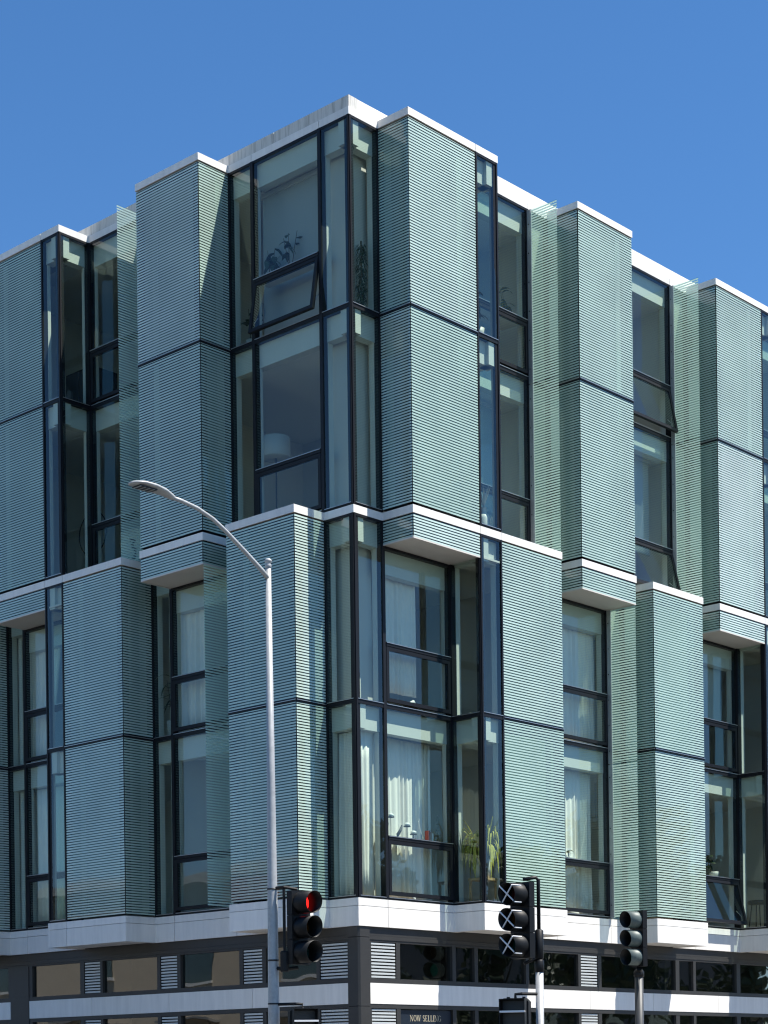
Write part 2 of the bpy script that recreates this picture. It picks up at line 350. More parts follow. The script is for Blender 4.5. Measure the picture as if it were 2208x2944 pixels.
run(L(yb), L(0), 'glass', UPF, l=0.16)
run(R(0), R(xa), 'glass', UPF, r=0.16)
run(R(xa), R(xa, DR), 'frit', UPF)
run(R(xa, DR), R(xb, DR), 'frit', UPF)
run(R(xb, DR), R(xc, DR), 'glass', UPF, r=0.08)
run(R(xc, DR), R(xc), 'glass', UPF)
run(R(xc), R(xd), 'win', UPF, r=0.16)
run(R(xd), R(xe), 'gap', UPF)
run(R(xe), R(xe, DR), 'frit', UPF)
run(R(xe, DR), R(xf, DR), 'frit', UPF)
run(R(xf, DR), R(xf), 'frit', UPF)
run(R(xf), R(xg), 'glass', UPF, l=J)
run(R(xg), R(xh), 'win', UPF, r=0.16, open_=(0.24, 0.20))
run(R(xh), R(xi), 'gap', UPF)
run(R(xi), R(xi, DR), 'frit', UPF)
run(R(xi, DR), R(xj, DR), 'frit', UPF)
run(R(xj, DR), R(xk, DR), 'glass', UPF, r=0.08)
run(R(xk, DR), R(xk), 'glass', UPF)
run(R(xk), R(xl), 'win', UPF, r=J)
run(R(xl), R(xm), 'gap', UPF)
run(R(xm), R(xm, DR), 'frit', UPF)
run(R(xm, DR), R(xn, DR), 'frit', UPF)
run(R(xn, DR), R(xn), 'frit', UPF)
run(R(xn), R(XE), 'glass', UPF)
# lower storeys, left to right
run(L(YE), L(yk), 'gap', LOF)
run(L(yk), L(yj), 'win', LOS, l=J)
run(L(yj), L(yi), 'gap', LOF)
run(L(yi), L(yi, DL), 'frit', LOF)
run(L(yi, DL), L(yh, DL), 'frit', LOF)
run(L(yh, DL), L(yh), 'frit', LOF)
run(L(yh), L(yg), 'glass', LOF, l=0.16)
run(L(yg), L(yf), 'win', LOS, l=0.10)
run(L(yf), L(yf, DL), 'glass', LOF)
run(L(yf, DL), L(ye, DL), 'glass', LOF, l=0.08)
run(L(ye, DL), L(yd, DL), 'frit', LOF)
run(L(yd, DL), L(yd), 'frit', LOF)
run(L(yd), L(yc), 'glass', LOF, l=0.16)
run(L(yc), L(ya), 'win', LOS, l=0.12, r=0.1)
run(L(ya), L(yb2), 'gap', LOF)
run(L(yb2), L(yb2, DL), 'frit', LOF)
run(L(yb2, DL), L(yb, DL), 'frit', LOF)
run(L(yb, DL), L(yb), 'frit', LOF)
run(L(yb), L(0), 'glass', LOF, l=0.16)
run(R(0), R(xa), 'glass', LOF, r=0.16)
run(R(xa), R(xb), 'win', LOS, r=0.13)
run(R(xb), R(xb, DR), 'glass', LOF, l=0.16)
run(R(xb, DR), R(xc, DR), 'glass', LOF, r=0.16)
run(R(xc, DR), R(xd, DR), 'frit', LOF)
run(R(xd, DR), R(xd), 'frit', LOF)
run(R(xd), R(xe), 'glass', LOF)
run(R(xe), R(xf), 'win', LOS, r=0.16)
run(R(xf), R(xg), 'gap', LOF)
run(R(xg), R(xg, DR), 'frit', LOF)
run(R(xg, DR), R(xh, DR), 'frit', LOF)
run(R(xh, DR), R(xh), 'frit', LOF)
run(R(xh), R(xi), 'glass', LOF)
run(R(xi), R(xj), 'win', LOS, r=0.16, open_=(0.22, 0))
run(R(xj), R(xj, DR), 'glass', LOF, l=0.16)
run(R(xj, DR), R(xk, DR), 'glass', LOF, r=0.12)
run(R(xk, DR), R(xl, DR), 'frit', LOF)
run(R(xl, DR), R(xl), 'frit', LOF)
run(R(xl), R(xm), 'glass', LOF)
run(R(xm), R(xn), 'win', LOS, r=J)
run(R(xn), R(XE), 'gap', LOF)

# free-standing glass fins with their fixing plates
def fin(facade, s, d, z0, z1):
    P = (lambda o: R(s, o)) if facade == 'R' else (lambda o: L(s, o))
    if facade == 'R': sg = Seg(P(0.0), P(d))
    else: sg = Seg(P(d), P(0.0))
    a = (0.10, sg.L) if facade == 'R' else (0.0, sg.L-0.10)
    b = (0.0, 0.105) if facade == 'R' else (sg.L-0.105, sg.L)
    hz = (z0+z1)/2
    for q0, q1 in ((z0, hz-0.008), (hz+0.008, z1)):
        sg.quad('fin_glass', 'fin', bld, a[0], a[1], 0.0, q0, q1)
        pl = sg.bo('fin_plate', 'plate', bld, b[0], b[1], -0.02, 0.02, q0, q1)
        k = 6
        for i in range(k):
            z = q0+(q1-q0)*(i+0.5)/k; m = (b[0]+b[1])/2
            sg.bo('bolt', 'frame', pl, m-0.008, m+0.008, 0.021, 0.03, z-0.008, z+0.008)
fin('L', yd, DL, zm+0.01, z5b-0.04); fin('L', ya-0.001, DL-0.01, zb+0.02, zs-0.01)
fin('L', yh, DL, zm+0.01, z5b-0.04); fin('R', xl, DR, zm+0.01, z5b-0.04); fin('R', xd, DR, zm+0.01, z5b-0.04); fin('R', xh, DR, zm+0.01, z5b-0.04); fin('R', xf-0.001, DR-0.01, zb+0.02, zs-0.01)

# white caps: each panel a piece of its own
def panels(pts, z0, z1, name, material, th=0.10, out=0.015, gapw=0.011, splits=()):
    for i in range(len(pts)-1):
        sg = Seg(pts[i], pts[i+1])
        # convex ends run past by `out`, concave ends stop short
        def turn(j):
            if j <= 0 or j >= len(pts)-1: return 0
            a = Vector(pts[j])-Vector(pts[j-1]); b = Vector(pts[j+1])-Vector(pts[j]); c = a.x*b.y-a.y*b.x
            return 0 if abs(c) < 1e-6 else (1 if c > 0 else -1)
        e0 = out*turn(i)-0.0; e1 = out*turn(i+1)
        a0 = -e0 + (gapw/2 if turn(i) == 0 else 0); a1 = sg.L+e1 - (gapw/2 if turn(i+1) == 0 else 0)
        t0 = th if turn(i) <= 0 else th
        vs = []
        q = [(a0, out), (a1, out), (a1-(e1 if turn(i+1) == 0 else (th)*turn(i+1)), out-th), (a0+(th)*turn(i), out-th)]
        mb = MB(); mb.add([sg.pt(a, o, z0) for a, o in q]+[sg.pt(a, o, z1) for a, o in q], [(3, 2, 1, 0), (4, 5, 6, 7), (0, 1, 5, 4), (1, 2, 6, 5), (2, 3, 7, 6), (3, 0, 4, 7)])
        mb.build(name, material, bld)
top = [L(YE), L(yk), L(yk, DL), L(yj, DL), L(yj), L(yi), L(yg), L(yg, DL), L(yf, DL), L(ye, DL), L(ye), L(yd), L(yc), L(yc, DL), L(ya, DL), L(ya), L(yb2), L(yb), (0, 0), R(xa), R(xa, DR), R(xb, DR), R(xc, DR), R(xc), R(xd), R(xe), R(xe, DR), R(xf, DR), R(xf), R(xg), R(xh), R(xi), R(xi, DR), R(xj, DR), R(xk, DR), R(xk), R(xl), R(xm), R(xm, DR), R(xn, DR), R(xn), R(XE)]
mid = [L(YE), L(yk), L(yk, DL), L(yj, DL), L(yj), L(yi), L(yi, DL), L(yh, DL), L(yg, DL), L(yf, DL), L(ye, DL), L(yd, DL), L(yd), L(yc), L(yc, DL), L(ya, DL), L(ya), L(yb2), L(yb2, DL), L(yb, DL), L(yb), (0, 0), R(xa), R(xa, DR), R(xb, DR), R(xc, DR), R(xd, DR), R(xd), R(xe), R(xe, DR), R(xf, DR), R(xf), R(xg), R(xg, DR), R(xh, DR), R(xh), R(xi), R(xi, DR), R(xj, DR), R(xk, DR), R(xl, DR), R(xl), R(xm), R(xm, DR), R(xn, DR), R(xn), R(XE)]
low = [L(YE), L(yk), L(yj), L(yi), L(yi, DL), L(yh, DL), L(yh), L(yg), L(yf), L(yf, DL), L(ye, DL), L(yd, DL), L(yd), L(yc), L(ya), L(yb2), L(yb2, DL), L(yb, DL), L(yb), (0, 0), R(xa), R(xb), R(xb, DR), R(xc, DR), R(xd, DR), R(xd), R(xe), R(xf), R(xg), R(xg, DR), R(xh, DR), R(xh), R(xi), R(xj), R(xj, DR), R(xk, DR), R(xl, DR), R(xl), R(xm), R(xn), R(XE)]
panels(top, z5b, z5, 'cap_panel', 'white')
panels(mid, zmb, zm, 'cap_panel', 'white')
panels(low, zb-0.124, zb, 'band_panel', 'white', th=0.14, out=0.022)
panels(low, zbb, zb-0.131, 'band_panel', 'white', th=0.14, out=0.022)
panels([L(YE), L(11.0), L(7.9), L(5.6), L(3.4), L(1.75), (0, 0)], z5+0.004, zp, 'parapet_panel', 'parapet', th=0.2, out=-0.012)
panels([(0.012, 0), R(1.9), R(3.7), R(5.6), R(7.6), R(9.6), R(11.6), R(13.6), R(XE)], z5+0.004, zp, 'parapet_panel', 'white', th=0.2, out=-0.012)
# bay roofs and soffits
def bay_plate(name, facade, s0, s1, d, z0, z1, material, inset=0.0):
    mb = MB()
    if facade == 'R': mb.box(s0+inset, s1-inset, -d+inset, -0.0, z0, z1)
    else: mb.box(-d+inset, 0.0, s0+inset, s1-inset, z0, z1)
    return mb.build(name, material, bld)
UB = [('L', yj, yk, DL), ('L', ye, yg, DL), ('L', ya, yc, DL), ('R', xa, xc, DR), ('R', xe, xf, DR), ('R', xi, xk, DR), ('R', xm, xn, DR)]
LB = [('L', yh, yi, DL), ('L', yd, yf, DL), ('L', yb, yb2, DL), ('R', xb, xd, DR), ('R', xg, xh, DR), ('R', xj, xl, DR)]
for b_ in UB:
    bay_plate('bay_roof', *b_, z5-0.09, z5-0.02, 'white', 0.09)
    bay_plate('soffit', *b_, zs-0.0, zs+0.03, 'soffit', 0.004)
for b_ in LB:
    bay_plate('bay_roof', *b_, zm-0.09, zm-0.02, 'white', 0.09)
    bay_plate('soffit', *b_, zbb+0.012, zbb+0.04, 'white', 0.0)
# striped spandrel below the cap of each upper bay
def spandrel(p0, p1):
    sg = Seg(p0, p1)
    sg.quad('frit_panel', 'frit', bld, 0.004, sg.L-0.004, 0.006, zs+0.012, zmb-0.012)
    sg.quad('back_panel', 'back', bld, 0.045, sg.L-0.045, -LIN*0.6, zs+0.05, zmb-0.05)
    for a0, a1 in ((0.0, 0.045), (sg.L-0.045, sg.L)): sg.bo('mullion', 'frame', bld, a0, a1, -0.1, -0.012, zs+0.031, zmb)
    for q0, q1 in ((zs+0.031, zs+0.06), (zmb-0.03, zmb)): sg.bo('rail', 'frame', bld, 0.045, sg.L-0.045, -0.1, -0.012, q0, q1)
    sg.bo('trim', 'soffit', bld, 0.0, sg.L, -0.02, 0.008, zs-0.012, zs+0.010)
for q in ([(yk, 0), (yk, DL), (yj, DL), (yj, 0)], [(yg, DL), (yf, DL), (ye, DL), (ye, 0)], [(yc, 0), (yc, DL), (ya, DL), (ya, 0)]):
    for i in range(len(q)-1):
        if q is not None and not (q[i] == (yf, DL) and q[i+1] == (ye, DL)) and not (q[i] == (ye, DL)): spandrel(L(*q[i]), L(*q[i+1]))
for q in ([(xa, 0), (xa, DR), (xb, DR)], [(xe, 0), (xe, DR), (xf, DR), (xf, 0)], [(xi, 0), (xi, DR), (xj, DR)], [(xm, 0), (xm, DR), (xn, DR), (xn, 0)]):
    for i in range(len(q)-1): spandrel(R(*q[i]), R(*q[i+1]))
# main roof
MB().box(0.2, XE, 0.2, YE, z5-0.1, z5+0.05).build('roof_slab', 'parapet', bld)

# ------------------------------------------------------------------ interior: slabs, partitions, core
DEPTH = 3.6
def slab(zt, bays, ceil_h=0.30):
    mb = MB(); mb.box(0.28, XE, 0.28, YE, zt-ceil_h, zt-0.05)
    fl = MB(); fl.box(0.1, XE, 0.1, YE, zt-0.049, zt-0.012)
    for f, s0, s1, d in bays:
        for m_, z0_, z1_, ins in ((mb, zt-ceil_h, zt-0.05, 0.27), (fl, zt-0.049, zt-0.012, 0.1)):
            if f == 'R': m_.box(s0+ins, s1-ins, -d+ins, ins, z0_, z1_)
            else: m_.box(-d+ins, ins, s0+ins, s1-ins, z0_, z1_)
    mb.build('ceiling_slab', 'ceil', bld); fl.build('floor_finish', 'floor', bld)
slab(zb+0.02, LB); slab(zf3, LB); slab(zm, []); slab(zf4, UB); slab(z5-0.1, [])
for z0_, z1_ in ((zb+0.01, zf3-0.3), (zf3-0.01, zm-0.3), (zm-0.01, zf4-0.3), (zf4-0.01, z5-0.4)):
    MB().box(DEPTH, XE, DEPTH, DEPTH+0.1, z0_, z1_).build('room_wall', 'room', bld)
    MB().box(DEPTH, DEPTH+0.1, DEPTH+0.1, YE, z0_, z1_).build('room_wall', 'room', bld)
    for x in (5.0, 9.5, 13.95): MB().box(x, x+0.12, 0.26, DEPTH, z0_, z1_).build('room_wall', 'room', bld)
    for y in (4.75, 9.3): MB().box(0.26, DEPTH, y, y+0.12, z0_, z1_).build('room_wall', 'room', bld)
    MB().box(XE-0.12, XE, 0.26, DEPTH, z0_, z1_).build('room_wall', 'room', bld)
    MB().box(0.26, DEPTH, YE-0.12, YE, z0_, z1_).build('room_wall', 'room', bld)
for z0_, z1_ in ((zb+0.02, zf3-0.31), (zf3, zm-0.31), (zm, zf4-0.31), (zf4, z5-0.41)):
    MB().box(0.32, 0.74, 0.32, 0.74, z0_, z1_).build('corner_pier', 'pier', bld)
# end walls of the modelled stretch and the solid body behind the flats
MB().box(XE, XE+0.2, 0.0, 15, 0.15, z5).build('party_wall', 'parapet', bld)
MB().box(0.0, XE, YE, YE+0.2, 0.15, z5).build('party_wall', 'parapet', bld)

# ------------------------------------------------------------------ ground floor
GO = -0.03
def gf(facade, bays, seams, col_ranges, end, start):
    """bays: (s0, s1, kind) along the street; s measured from the corner."""
    def seg(s0, s1): return Seg(R(s0), R(s1)) if facade == 'R' else Seg(L(s1), L(s0))
    full = seg(start, end)
    full.bo('fascia', 'dark', bld, 0, full.L, GO-0.12, GO, 3.80, zbb+0.03)
    full.bo('fascia', 'dark', bld, 0, full.L, GO-0.12, GO+0.015, 3.735, 3.797)
    full.bo('rail', 'dark', bld, 0, full.L, GO-0.12, GO+0.004, 3.70, 3.732)
    full.bo('rail', 'dark', bld, 0, full.L, GO-0.12, GO+0.012, 3.03, 3.105)
    full.bo('rail', 'dark', bld, 0, full.L, GO-0.12, GO+0.012, 2.615, 2.685)
    full.bo('plinth', 'dark', bld, 0, full.L, GO-0.12, GO+0.01, 0.15, 0.6)
    edges = [start]+list(seams)+[end]
    for i in range(len(edges)-1):
        s0, s1 = edges[i]+0.004, edges[i+1]-0.004
        for c0, c1 in col_ranges:
            if s0 < c0 < s1: s1 = c0-0.01
            elif s0 < c1 < s1: s0 = c1+0.01
        if s1-s0 > 0.05: q = seg(s0, s1); q.bo('band_panel', 'white', bld, 0, q.L, GO-0.1, GO+0.02, 2.688, 3.027)
    for z0, z1 in ((3.105, 3.70), (0.6, 2.615)):
        prev = start
        for s0, s1, kind in bays:
            if s0-prev > 0.005:
                q = seg(prev, s0); q.bo('post', 'dark', bld, 0, q.L, GO-0.12, GO+0.008, z0, z1)
            q = seg(s0, s1)
            if kind == 'w':
                q.quad('window_pane', 'glass_dark', bld, 0, q.L, GO-0.045, z0, z1)
            elif kind == 'c':
                q.bo('column_cover', 'dark', bld, 0, q.L, GO-0.12, GO+0.02, z0, z1)
            else:
                lv = q.bo('louvre', 'black', bld, 0.0, q.L, GO-0.12, GO-0.07, z0, z1)
                n = 11 if z1-z0 < 1 else 14
                zz0 = z0 if z1-z0 < 1 else z1-n*0.0535
                if zz0 > z0: q.bo('column_cover', 'dark', bld, 0, q.L, GO-0.065, GO+0.006, z0, zz0)
                for i in range(n):
                    z = zz0+(z1-zz0)*(i+0.5)/n
                    mb = MB(); mb.add([q.pt(a, o, zv) for a in (0.012, q.L-0.012) for o, zv in ((GO-0.004, z-0.016), (GO-0.004, z+0.014), (GO-0.06, z+0.022), (GO-0.06, z+0.014))],
                                      [(0, 4, 5, 1), (1, 5, 6, 2), (2, 6, 7, 3), (3, 7, 4, 0), (0, 1, 2, 3), (7, 6, 5, 4)])
                    mb.build('slat', 'slat', lv)
            prev = s1
        if end-prev > 0.005:
            q = seg(prev, end); q.bo('post', 'dark', bld, 0, q.L, GO-0.12, GO+0.008, z0, z1)
gf('R', [(0.31, 0.91, 'l'), (1.01, 2.34, 'w'), (2.43, 2.93, 'w'), (3.02, 4.36, 'w'), (4.45, 5.92, 'w'), (6.0, 6.53, 'l'), (6.64, 7.86, 'w'), (7.96, 9.12, 'w'), (9.25, 9.75, 'w'), (9.84, 11.36, 'w'), (11.5, 12.9, 'w'), (13.0, 13.5, 'l'), (13.6, 15.1, 'w'), (15.2, 16.5, 'w')],
   (1.66, 3.8, 6.26, 8.32, 10.64, 12.8), (), XE, 0.26)
gf('L', [(0.27, 0.92, 'l'), (1.0, 2.21, 'w'), (2.30, 2.78, 'l'), (2.87, 4.41, 'w'), (4.50, 4.96, 'l'), (5.05, 6.61, 'w'), (6.68, 7.16, 'l'), (7.28, 8.77, 'w'), (8.88, 9.46, 'c'), (9.55, 10.9, 'w'), (11.0, 11.4, 'l'), (11.5, 13.0, 'w'), (13.1, 13.6, 'l')],
   (2.54, 4.72, 6.93, 9.1, 10.6), ((8.87, 9.47),), YE, 0.26)
Seg(L(9.46), L(8.88)).bo('column_cover', 'dark', bld, 0, 0.58, GO-0.12, GO+0.02, 2.616, 3.104)
# corner column in jointed covers
for z0, z1 in ((0.15, 2.64), (2.648, 3.765), (3.773, zbb+0.03)):
    MB().box(-0.0-GO-0.025, 0.255, -GO*-1-0.005+0.03, 0.255, z0, z1) if False else None
    mb = MB(); mb.add([(0.0, 0.03, z0), (0.03, 0.0, z0), (0.258, 0.0, z0), (0.258, 0.258, z0), (0.0, 0.258, z0), (0.0, 0.03, z1), (0.03, 0.0, z1), (0.258, 0.0, z1), (0.258, 0.258, z1), (0.0, 0.258, z1)],
                      [(4, 3, 2, 1, 0), (5, 6, 7, 8, 9), (0, 1, 6, 5), (1, 2, 7, 6), (2, 3, 8, 7), (3, 4, 9, 8), (4, 0, 5, 9)])
    mb.build('corner_column', 'dark', bld)
# shop interior
MB().box(0.3, XE, 2.6, 2.7, 0.16, zbb).build('shop_wall', 'shop', bld)
MB().box(2.6, 2.7, 2.7, YE, 0.16, zbb).build('shop_wall', 'shop', bld)
MB().box(0.2, XE, 0.2, YE, zbb-0.02, zbb+0.1).build('shop_ceiling', 'shop', bld)
MB().box(0.1, XE, 0.1, YE, 0.155, 0.2).build('shop_floor', 'shop', bld)
for x in (5.0, 9.0): MB().box(x, x+0.1, 0.2, 2.6, 0.2, zbb-0.02).build('shop_wall', 'shop', bld)
for y in (4.7, 8.9): MB().box(0.2, 2.6, y, y+0.1, 0.2, zbb-0.02).build('shop_wall', 'shop', bld)

# NOW SELLING panel behind the shop window
sg = Seg(R(1.03), R(2.32))
sign = sg.bo('window_sign', 'sign', None, 0, sg.L, GO-0.04, GO-0.03, 2.0, 2.60)
tag(sign, 'navy window sign lettered NOW SELLING below the white band', 'sign')
# serif capitals drawn as thick and thin strokes with foot bars, one letter per mesh
TK, TN = 0.15, 0.055
def serif(x, y, w_=0.26): return [(x-w_/2, y, x+w_/2, y, TN)]
def arc(cx, cy, rx, ry, a0, a1, w0, w1, n=12):
    out = []
    for i in range(n):
        t0, t1 = a0+(a1-a0)*i/n, a0+(a1-a0)*(i+1)/n; k = abs(cos((t0+t1)/2)); out.append((cx+rx*cos(t0), cy+ry*sin(t0), cx+rx*cos(t1), cy+ry*sin(t1), w0+(w1-w0)*k))
    return out
GL = {'N': (0.86, [(0.12, 0, 0.12, 1, TN), (0.12, 1, 0.74, 0, TK), (0.74, 0, 0.74, 1, TN)]+serif(0.12, 0)+serif(0.74, 1)+serif(0.08, 1)),
      'O': (0.90, arc(0.44, 0.5, 0.34, 0.5, 0, 2*pi, TN, TK, 24)),
      'W': (1.12, [(0.08, 1, 0.34, 0, TK), (0.34, 0, 0.54, 1, TN), (0.54, 1, 0.80, 0, TK), (0.80, 0, 1.04, 1, TN)]+serif(0.08, 1)+serif(0.54, 1)+serif(1.02, 1)),
      'S': (0.66, arc(0.32, 0.75, 0.21, 0.25, 0.15*pi, 1.5*pi, TN, TK)+arc(0.32, 0.25, 0.23, 0.25, 0.5*pi, -0.85*pi, TN, TK)),
      'E': (0.70, [(0.16, 0, 0.16, 1, TK), (0.1, 1, 0.56, 1, TN), (0.16, 0.5, 0.46, 0.5, TN), (0.1, 0, 0.6, 0, TN), (0.56, 1, 0.56, 0.84, TN), (0.6, 0, 0.6, 0.18, TN)]),
      'L': (0.66, [(0.16, 0, 0.16, 1, TK), (0.1, 0, 0.58, 0, TN), (0.58, 0, 0.58, 0.2, TN)]+serif(0.16, 1)),
      'I': (0.40, [(0.2, 0, 0.2, 1, TK)]+serif(0.2, 0)+serif(0.2, 1)),
      'G': (0.90, arc(0.46, 0.5, 0.36, 0.5, 0.2*pi, 1.8*pi, TN, TK, 20)+[(0.76, 0.1, 0.76, 0.45, TK)]+serif(0.72, 0.45))}
hgt = 0.098; x = 1.275; y_ = -GO+0.027
for ch in 'NOW SELLING':
    if ch == ' ': x += 0.42*hgt; continue
    adv, strokes = GL[ch]; vs = []; fs = []
    for i, (x0, y0, x1, y1, wd) in enumerate(strokes):
        d = Vector((x1-x0, y1-y0)).normalized(); q = Vector((-d.y, d.x))*wd/2; k = len(vs)
        for sx_, sy_ in ((x0-q.x, y0-q.y), (x1-q.x, y1-q.y), (x1+q.x, y1+q.y), (x0+q.x, y0+q.y)): vs.append((x+sx_*hgt*0.93, y_-0.0002*i, 2.415+sy_*hgt))
        fs.append((k, k+1, k+2, k+3))
    mesh_obj('letter', vs, fs, 'gold', sign); x += (adv*0.93+0.05)*hgt

# ------------------------------------------------------------------ things inside the flats
def curtain(facade, s0, s1, inset, z0, z1, label, waves=None, amp=0.035, material='curtain', taper=0.0, cat='curtain', group=None):
    """Pleated cloth hanging behind the glass; taper pulls its foot to one side."""
    n = max(8, int((s1-s0)/0.012)); rows = 7; vs = []; fs = []; w_ = waves or (s1-s0)/0.105; ph = random.uniform(0, 6)
    for r in range(rows):
        t = r/(rows-1); z = z1+(z0-z1)*t
        for i in range(n+1):
            q = i/n; sq = s0+(s1-s0)*q
            if taper: sq = (s1-(s1-sq)*(1-abs(taper)*t)) if taper > 0 else (s0+(sq-s0)*(1-abs(taper)*t))
            a = amp*(0.35+0.65*t**0.5)
            o = a*(0.65+0.5*sin(3.1*q*w_*0.5+ph))*sin(2*pi*w_*q+ph+1.1*sin(4.3*q+ph)+0.5*sin(2*t+q*9))+0.5*a*sin(2*pi*w_*0.31*q+ph*2+t*2.2)
            vs.append((sq, inset+o, z) if facade == 'R' else (inset+o, sq, z))
    for r in range(rows-1):
        for i in range(n): fs.append((r*(n+1)+i, r*(n+1)+i+1, (r+1)*(n+1)+i+1, (r+1)*(n+1)+i))
    o = mesh_obj('curtain' if cat == 'curtain' else 'roller_blind', vs, fs, material, None, True)
    sm = o.modifiers.new('thick', 'SOLIDIFY'); sm.thickness = 0.003
    tag(o, label, cat, group); return o
def blind(facade, s0, s1, inset, z0, z1, label, material='blind'):
    e = empty('roller_blind', (((s0+s1)/2, inset, z0) if facade == 'R' else (inset, (s0+s1)/2, z0)), label, 'blind')
    hw = (s1-s0)/2; h = z1-z0
    bx = (lambda a, b, c, d, e_, f: (a, b, c, d, e_, f)) if facade == 'R' else (lambda a, b, c, d, e_, f: (c, d, a, b, e_, f))
    MB().box(*bx(-hw, hw, -0.003, 0.003, 0.03, h)).build('cloth', material, e)
    MB().box(*bx(-hw, hw, -0.012, 0.012, 0, 0.03)).build('bottom_bar', 'alu', e)
    MB().box(*bx(-hw-0.01, hw+0.01, -0.035, 0.035, h-0.07, h)).build('roller_box', 'lining', e)
    return e

# leafy plants: pot + stems + leaves
def leaf_blade(mb, p, d, ln, wd, droop, n=4, roll=0.0):
    p = Vector(p); d = Vector(d).normalized(); side = d.cross(Vector((0, 0, 1)))
    side = (side.normalized() if side.length > 1e-3 else Vector((1, 0, 0))); side = (side*cos(roll)+Vector((0, 0, 1))*sin(roll)).normalized()
    pts = []
    for i in range(n+1):
        t = i/n; w_ = wd*sin(pi*(0.12+0.88*t))**0.8 if i < n else 0.001
        pts.append((p.copy(), w_)); d = (d+Vector((0, 0, -droop/n))).normalized(); p = p+d*ln/n
    k = []
    for q, w_ in pts: k += [q-side*w_/2, q+side*w_/2+Vector((0, 0, 0.1*w_))]
    mb.add(k, [(2*i, 2*i+1, 2*i+3, 2*i+2) for i in range(n)])
def pot(e, r, h, material, z=0):
    return MB().lathe([(r*0.72, z), (r*0.9, z+h*0.6), (r, z+h), (r*0.9, z+h), (r*0.86, z+h*0.85)], n=18).build('pot', material, e, True)
def houseplant(loc, label, h, r, leaves, ll, lw, potr, poth, potmat='pot', leafmat='leaf', droop=0.9, stems=3, rnd=1):
    rs = random.Random(rnd); e = empty('potted_plant', loc, label, 'plant'); pot(e, potr, poth, potmat)
    ms = MB(); ml = MB()
    for s in range(stems):
        a = rs.uniform(0, 6.28); top_ = Vector((r*0.45*cos(a)*rs.uniform(0.3, 1), r*0.45*sin(a)*rs.uniform(0.3, 1), h*rs.uniform(0.72, 1)))
        base = Vector((potr*0.3*cos(a), potr*0.3*sin(a), poth*0.8)); m_ = (base+top_)/2+Vector((0, 0, 0.04*h))
        ms.tube([base, m_, top_], [0.008, 0.006, 0.004], 6)
        for i in range(leaves//stems):
            t = rs.uniform(0.35, 1.0); q = base.lerp(top_, t); b = rs.uniform(0, 6.28)
            leaf_blade(ml, q, (cos(b), sin(b), rs.uniform(0.1, 0.8)), ll*rs.uniform(0.7, 1.15), lw*rs.uniform(0.8, 1.1), droop*rs.uniform(0.6, 1.5), 4, rs.uniform(-0.5, 0.5))
    ms.build('stem', 'stem', e, True); tag(ml.build('foliage', leafmat, e), kind='stuff'); return e

sill5 = zf4+1.06; sill2 = zb+1.06; sill3 = zf3+1.06
# top floor, big left window by the corner
houseplant((0.22, 2.08, sill5-0.02), 'drooping dark-leaved plant on the window bar above the open sash', 0.62, 0.30, 14, 0.26, 0.10, 0.08, 0.12, 'pot', droop=2.2, stems=2, rnd=3)
houseplant((0.24, 1.62, sill5-0.02), 'taller spindly plant in a white pot beside the drooping one', 0.78, 0.40, 15, 0.26, 0.085, 0.08, 0.11, 'pot_w', droop=1.6, stems=3, rnd=8)
o = MB().lathe([(0.04, 0), (0.055, 0.07), (0.05, 0.075), (0.03, 0.06)], n=14).build('cup', 'pot', None, True, (0.2, 2.30, sill5-0.02)); tag(o, 'small cup at the left end of the top-floor window bar', 'cup')
o = MB().lathe([(0.05, 0), (0.085, 0.04), (0.09, 0.06), (0.07, 0.05)], n=14).build('dish', 'pot', None, True, (0.2, 1.18, sill5-0.02)); tag(o, 'shallow dish at the right end of the top-floor window bar', 'dish')
# a bench carries the window-bar plants inside
def shelf(name, facade, s0, s1, i0, i1, z, label, cat='shelf', th=0.03, material='lining'):
    mb = MB()
    if facade == 'R': mb.box(s0, s1, i0, i1, z-th, z)
    else: mb.box(i0, i1, s0, s1, z-th, z)
    e = mb.build(name, material, bld)
    return e
shelf('sill_shelf', 'L', yb2-0.04-1.52, yb2-0.04, 0.10, 0.34, sill5-0.02, '')
shelf('sill_shelf', 'R', xa+0.06, xb-0.08, 0.10, 0.30, sill2-0.02, '')
shelf('sill_shelf', 'R', xc+0.3, xd-0.06, 0.10, 0.55, sill5-0.02, '')
shelf('sill_shelf', 'R', xe+0.1, xf-0.08, 0.10, 0.36, sill2-0.02, '')
shelf('sill_shelf', 'R', xi+0.1, xj-0.08, 0.10, 0.50, sill2-0.02, '')
blind('L', yb+0.10, yb2+0.20, 0.44, zf4+0.05, z5b-0.36, 'pale grey roller blind filling the top-floor window behind the plants', mat('pale_blind', (0.34, 0.36, 0.36), 0.95))
houseplant((0.33, 2.66, zf4), 'broad-leaved rubber plant on the floor of the narrow top-floor pane', 0.85, 0.42, 12, 0.26, 0.12, 0.12, 0.22, 'pot', droop=1.0, stems=2, rnd=5)
# corner pane, top floor: shaggy hanging
e = empty('wall_hanging', (0.44, 0.17, zf4), 'dark shaggy woven hanging on a stand behind the corner pane', 'hanging')
mb = MB(); rs = random.Random(4)
for i in range(420):
    a = rs.uniform(0, 6.28); r_ = 0.05*sqrt(rs.random()); z = rs.uniform(0.08, 1.15)
    leaf_blade(mb, (r_*cos(a), r_*sin(a)*1.3, z), (cos(a), sin(a), -0.3), rs.uniform(0.06, 0.13), 0.018, 1.6, 3)
tag(mb.build('tassels', 'leaf', e), kind='stuff'); MB().tube([(0, 0, 0), (0, 0, 1.2)], 0.015, 8).build('pole', 'stem', e)
MB().lathe([(0.10, 0), (0.10, 0.025), (0.02, 0.03)], n=18).build('foot', 'black', e)
